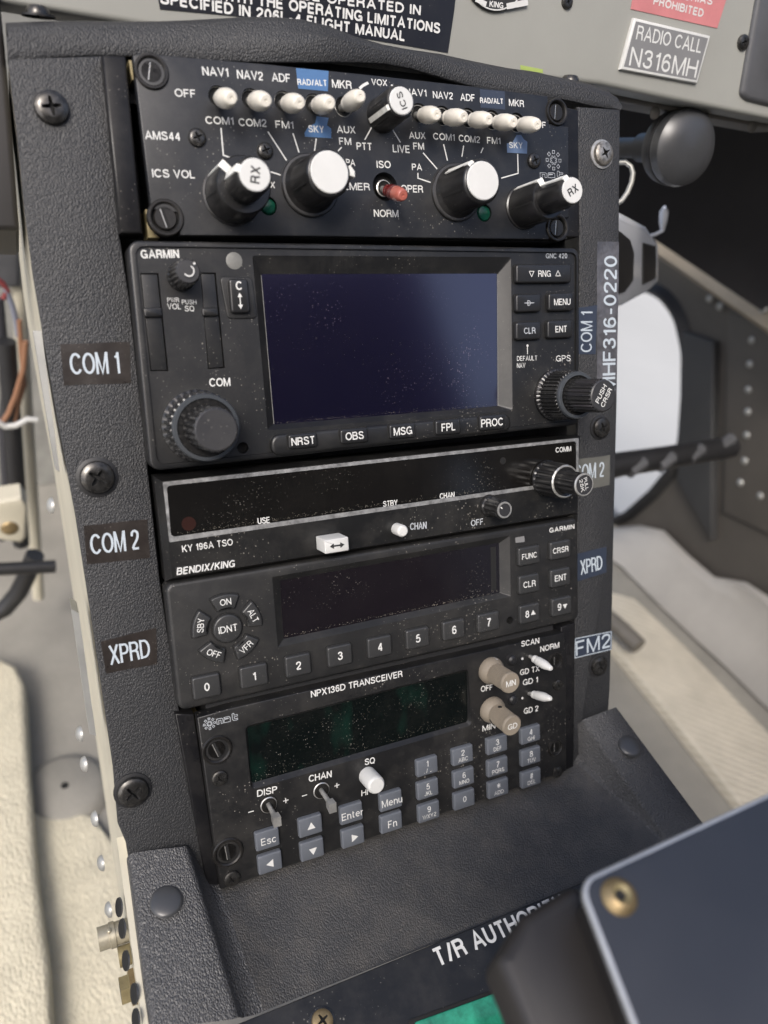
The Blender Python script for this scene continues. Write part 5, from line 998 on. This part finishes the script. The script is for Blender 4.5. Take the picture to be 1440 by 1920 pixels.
# black tube across the window
tb = [sphere_pt(x, y, d) for x, y, d in ((1090, 890, 520), (1160, 871, 530), (1250, 858, 560), (1370, 838, 600))]
tu = thing('pedal_tube', 'black tube with clamps crossing in front of the right window', 'tube', W, tuple(tb[1])); m = MB(); m.tube(tb, 8.5, 'rubber', 20); m.build('tube_body', tu)
for x, y, d in ((1190, 888, 533), (1245, 878, 550), (1300, 862, 570), (1358, 842, 590)):
    p = sphere_pt(x, y, d); m = MB(); m.tube([p + np.array([-6, 0, 2]), p + np.array([8, 4, 6])], 4.5, 'endgrey', 10); m.build('clamp', tu)
# hump and tread on the right floor
FZ = -500.0
hp_ = thing('floor_fairing', 'blurred pale fairing hump on the cabin floor right of the console', 'fairing', W, (480, 180, FZ))
m = MB(); top = [(1120, 992), (1200, 985), (1245, 995), (1290, 1040), (1340, 1082), (1400, 1092), (1440, 1118), (1560, 1220)]
secs = []
for i, (x, y) in enumerate(top):
    p = wall_at(x, y, XW - 8); f0 = floor_at(*[(1100, 1020), (1165, 1062), (1200, 1098), (1245, 1143), (1300, 1195), (1360, 1250), (1420, 1310), (1560, 1440)][i], FZ + 4)
    secs.append([(p[0] + 6, p[1], p[2] - 40), tuple(p), tuple(p + np.array([-10, 0, -1])), tuple(lerp(p, f0, .35) + np.array([0, 0, 12])), tuple(lerp(p, f0, .7) + np.array([0, 0, 10])), tuple(f0)])
loft(m, secs, 'fairing'); m.build('hump', hp_, sharp=60)
tr = thing('tread_strip', 'blurred cream ribbed tread strip along the right floor', 'floor tread', W, (450, 60, FZ))
m = MB(); q = [floor_at(x, y, FZ + 14) for x, y in ((1130, 1105), (1190, 1120), (1290, 1215), (1440, 1370), (1640, 1600), (1540, 1680), (1400, 1520), (1250, 1330), (1130, 1185))]
m.prism([(p[0], p[1]) for p in q], FZ + 1, FZ + 14, 'tread', bev=3); m.build('tread_sheet', tr)
tp = [floor_at(x, y, FZ + 40) for x, y in ((1130, 1150), (1165, 1180), (1198, 1212))]; st = thing('floor_tube', 'short grey tube end on the floor behind the right edge of the console', 'tube', W, tuple(tp[1])); m = MB(); m.tube(tp, 9, 'greydark', 16); m.build('tube_body', st)
# floor of the cabin
m = MB(); m.prism([(-900, -900), (600, -900), (600, 1100), (-900, 1100)], FZ - 20, FZ, 'floor'); o = m.build('floor', None, base=(0, 0, FZ), fr=W); struct(o)
# left floor: big cream pad, ramp, boss
pd = thing('floor_pad', 'overexposed cream textured pad on the left cabin floor', 'floor pad', W, (-170, 150, FZ))
m = MB(); q = [floor_at(x, y, FZ + 30) for x, y in ((-200, 1200), (0, 1232), (30, 1245), (46, 1280), (52, 1400), (60, 1500), (70, 1640), (92, 1800), (100, 1960), (-250, 1960))]
m.prism([(p[0], p[1]) for p in q], FZ, FZ + 30, 'pad', bev=6); m.build('pad_sheet', pd)
fs_ = thing('floor_step', 'white painted floor panel beside the console, lower left', 'floor panel', W, (-120, 80, FZ))
m = MB(); q = [floor_at(x, y, FZ + 8) for x, y in ((50, 1488), (175, 1530), (262, 1640), (300, 1960), (60, 1960))]; m.prism([(p[0], p[1]) for p in q], FZ + 1, FZ + 8, 'pad', bev=3); m.build('panel_sheet', fs_)
c = floor_at(122, 1474, FZ + 10); bs = thing('floor_boss', 'round grey boss with a small hole on the left floor', 'boss', W, tuple(c)); m = MB(); m.lathe((c[0], c[1], FZ), (0, 0, 1), [(34, 0, 'floor'), (31, 6, 'floor'), (24, 10, 'floor'), (3, 11, 'floor'), (2.5, 10, 'hole')], n=32); m.build('boss_body', bs)
# ahead on the left: bulkhead, column, wires, tube
YB = 560.0
bk = thing('forward_bulkhead', 'blurred grey riveted bulkhead ahead of the left footwell', 'bulkhead', W, (-150, YB, -200))
m = MB(); m.prism([(-900, FZ + 1), (60, FZ + 1), (60, 260), (-900, 260)], 0, 14, 'alloy'); 
for v in m.bm.verts: v.co = Vector((v.co.x, YB + 14 - v.co.z, v.co.y))
m.build('sheet', bk)
def fcol(name, label, cat, x0, y0, x1, y1, wpx, Y, k, rnd=True, n=14, lean=0):
    a = fwd_at(x0, y0, Y); b = fwd_at(x1, y1, Y + lean); o = thing(name, label, cat, W, tuple(b)); m = MB(); m.tube([a, lerp(a, b, .5), b], wpx / 2 * (Y - CAMW[1]) / FPX, k, n); m.build('tube_body', o); return o
fcol('frame_post', 'pale blurred upright post at the left edge of the console', 'post', 24, 380, 72, 1120, 26, 330, 'cream')
fcol('black_hose', 'thick black hose hanging behind the left side of the console', 'hose', 12, 640, 40, 1020, 34, 300, 'rubber')
fcol('control_tube', 'black horizontal tube low behind the left side of the console', 'tube', -60, 1070, 104, 1062, 30, 240, 'rubber')
Pb = [fwd_at(x, y, 270) for x, y in ((-30, 1160), (10, 1140), (34, 1112), (50, 1080), (66, 1040))]
hl_ = thing('hose_loop', 'short black curved hose below the horizontal tube at the left border', 'hose', W, tuple(Pb[2])); m = MB(); m.tube(Pb, 7, 'rubber', 14); m.build('tube_body', hl_)
a = fwd_at(12, 500, 320); jb = thing('junction_box', 'pale grey box behind the wires at the left border', 'box', W, tuple(a)); m = MB()
q = [fwd_at(x, y, 320) for x, y in ((-60, 450), (34, 446), (38, 540), (-60, 545))]; m.prism([(p[0], p[2]) for p in q], 0, 30, 'endgrey', bev=3)
for v in m.bm.verts: v.co = Vector((v.co.x, 350 - v.co.z, v.co.y))
m.build('box_body', jb)
def wire(label, pts, Y, r, k):
    P_ = [fwd_at(x, y, Y) for x, y in pts]; r *= .62; o = thing('wire', label, 'wire', W, tuple(P_[0]), 'wires left of the console'); m = MB(); m.tube(P_, r, k, 10); m.build('insulation', o)
wire('orange brown wire curving down to the left of the console', [(48, 640), (44, 690), (30, 740), (16, 775), (6, 790)], 290, 3.2, 'orangewire')
wire('second orange brown wire running beside the dark hose', [(36, 600), (40, 660), (46, 720), (34, 760), (28, 790)], 295, 2.6, 'orangewire')
wire('white wire end lying across the hose', [(-6, 790), (10, 800), (30, 798), (52, 786), (70, 788)], 270, 3.4, 'whitewire')
wire('blue grey wire near the top of the bundle', [(10, 540), (22, 570), (30, 600), (34, 630)], 300, 3.0, 'bluewire')
wire('dark wire hanging at the left border', [(-4, 560), (4, 640), (14, 720), (6, 800), (12, 900), (2, 1010)], 310, 6, 'darkwire')
wire('red wire at the left border', [(-10, 520), (4, 530), (14, 545), (6, 560)], 300, 3.0, 'redwire')
a = fwd_at(18, 970, 250); br = thing('pivot_bracket', 'cream bracket with a brass screw head at the left border', 'bracket', W, tuple(a))
m = MB(); q = [fwd_at(x, y, 250) for x, y in ((-30, 945), (40, 935), (52, 950), (50, 1010), (40, 1020), (-30, 1010))]; m.prism([(p[0], p[2]) for p in q], 0, 18, 'cream', bev=3)
for v in m.bm.verts: v.co = Vector((v.co.x, 268 - v.co.z, v.co.y))
m.build('bracket_body', br)
c = fwd_at(18, 992, 249); m = MB(); m.dome((c[0], 250, c[2]), 6, 2, 'brass', axis=(0, -1, 0), n=18); m.build('screw', br)
# black side of the instrument panel at the upper left
ub = thing('panel_side_cover', 'black side cover at the upper left behind the console edge', 'cover', W, tuple(fwd_at(10, 300, -20)))
m = MB(); q = [F.at(x, y, -14) for x, y in ((-120, -20), (-2, -20), (12, 120), (22, 240), (36, 425), (30, 432), (-120, 425))]; m.prism([(p[0], p[1]) for p in q], -60, -14, 'boxside', bev=1.5); 
ubm = m.build('cover_sheet', ub, base=(0, 0, 0)) if False else None
for v in m.bm.verts: v.co = Vector(pan2w(v.co))
m.build('cover_sheet', ub)
# unseen wall behind the front seats, sized to darken what the lower glass reflects
m = MB(); m.prism([(-620, FZ + 1), (575, FZ + 1), (575, 770), (-620, 770)], 0, 40, 'lining', bottom=True)
for v in m.bm.verts: v.co = Vector((v.co.x, -950 - v.co.z, v.co.y))
o = m.build('aft_bulkhead', None, base=(0, -950, 0), fr=W); struct(o)
# ground outside and the rest of the cabin shell above and behind
m = MB(); m.sheet([(-60000, -60000), (60000, -60000), (60000, 60000), (-60000, 60000)], -1000, 'ground'); o = m.build('ground', None, base=(0, 0, -1000), fr=W); struct(o)
for o in bpy.data.objects:
    if '_b' in o: del o['_b']
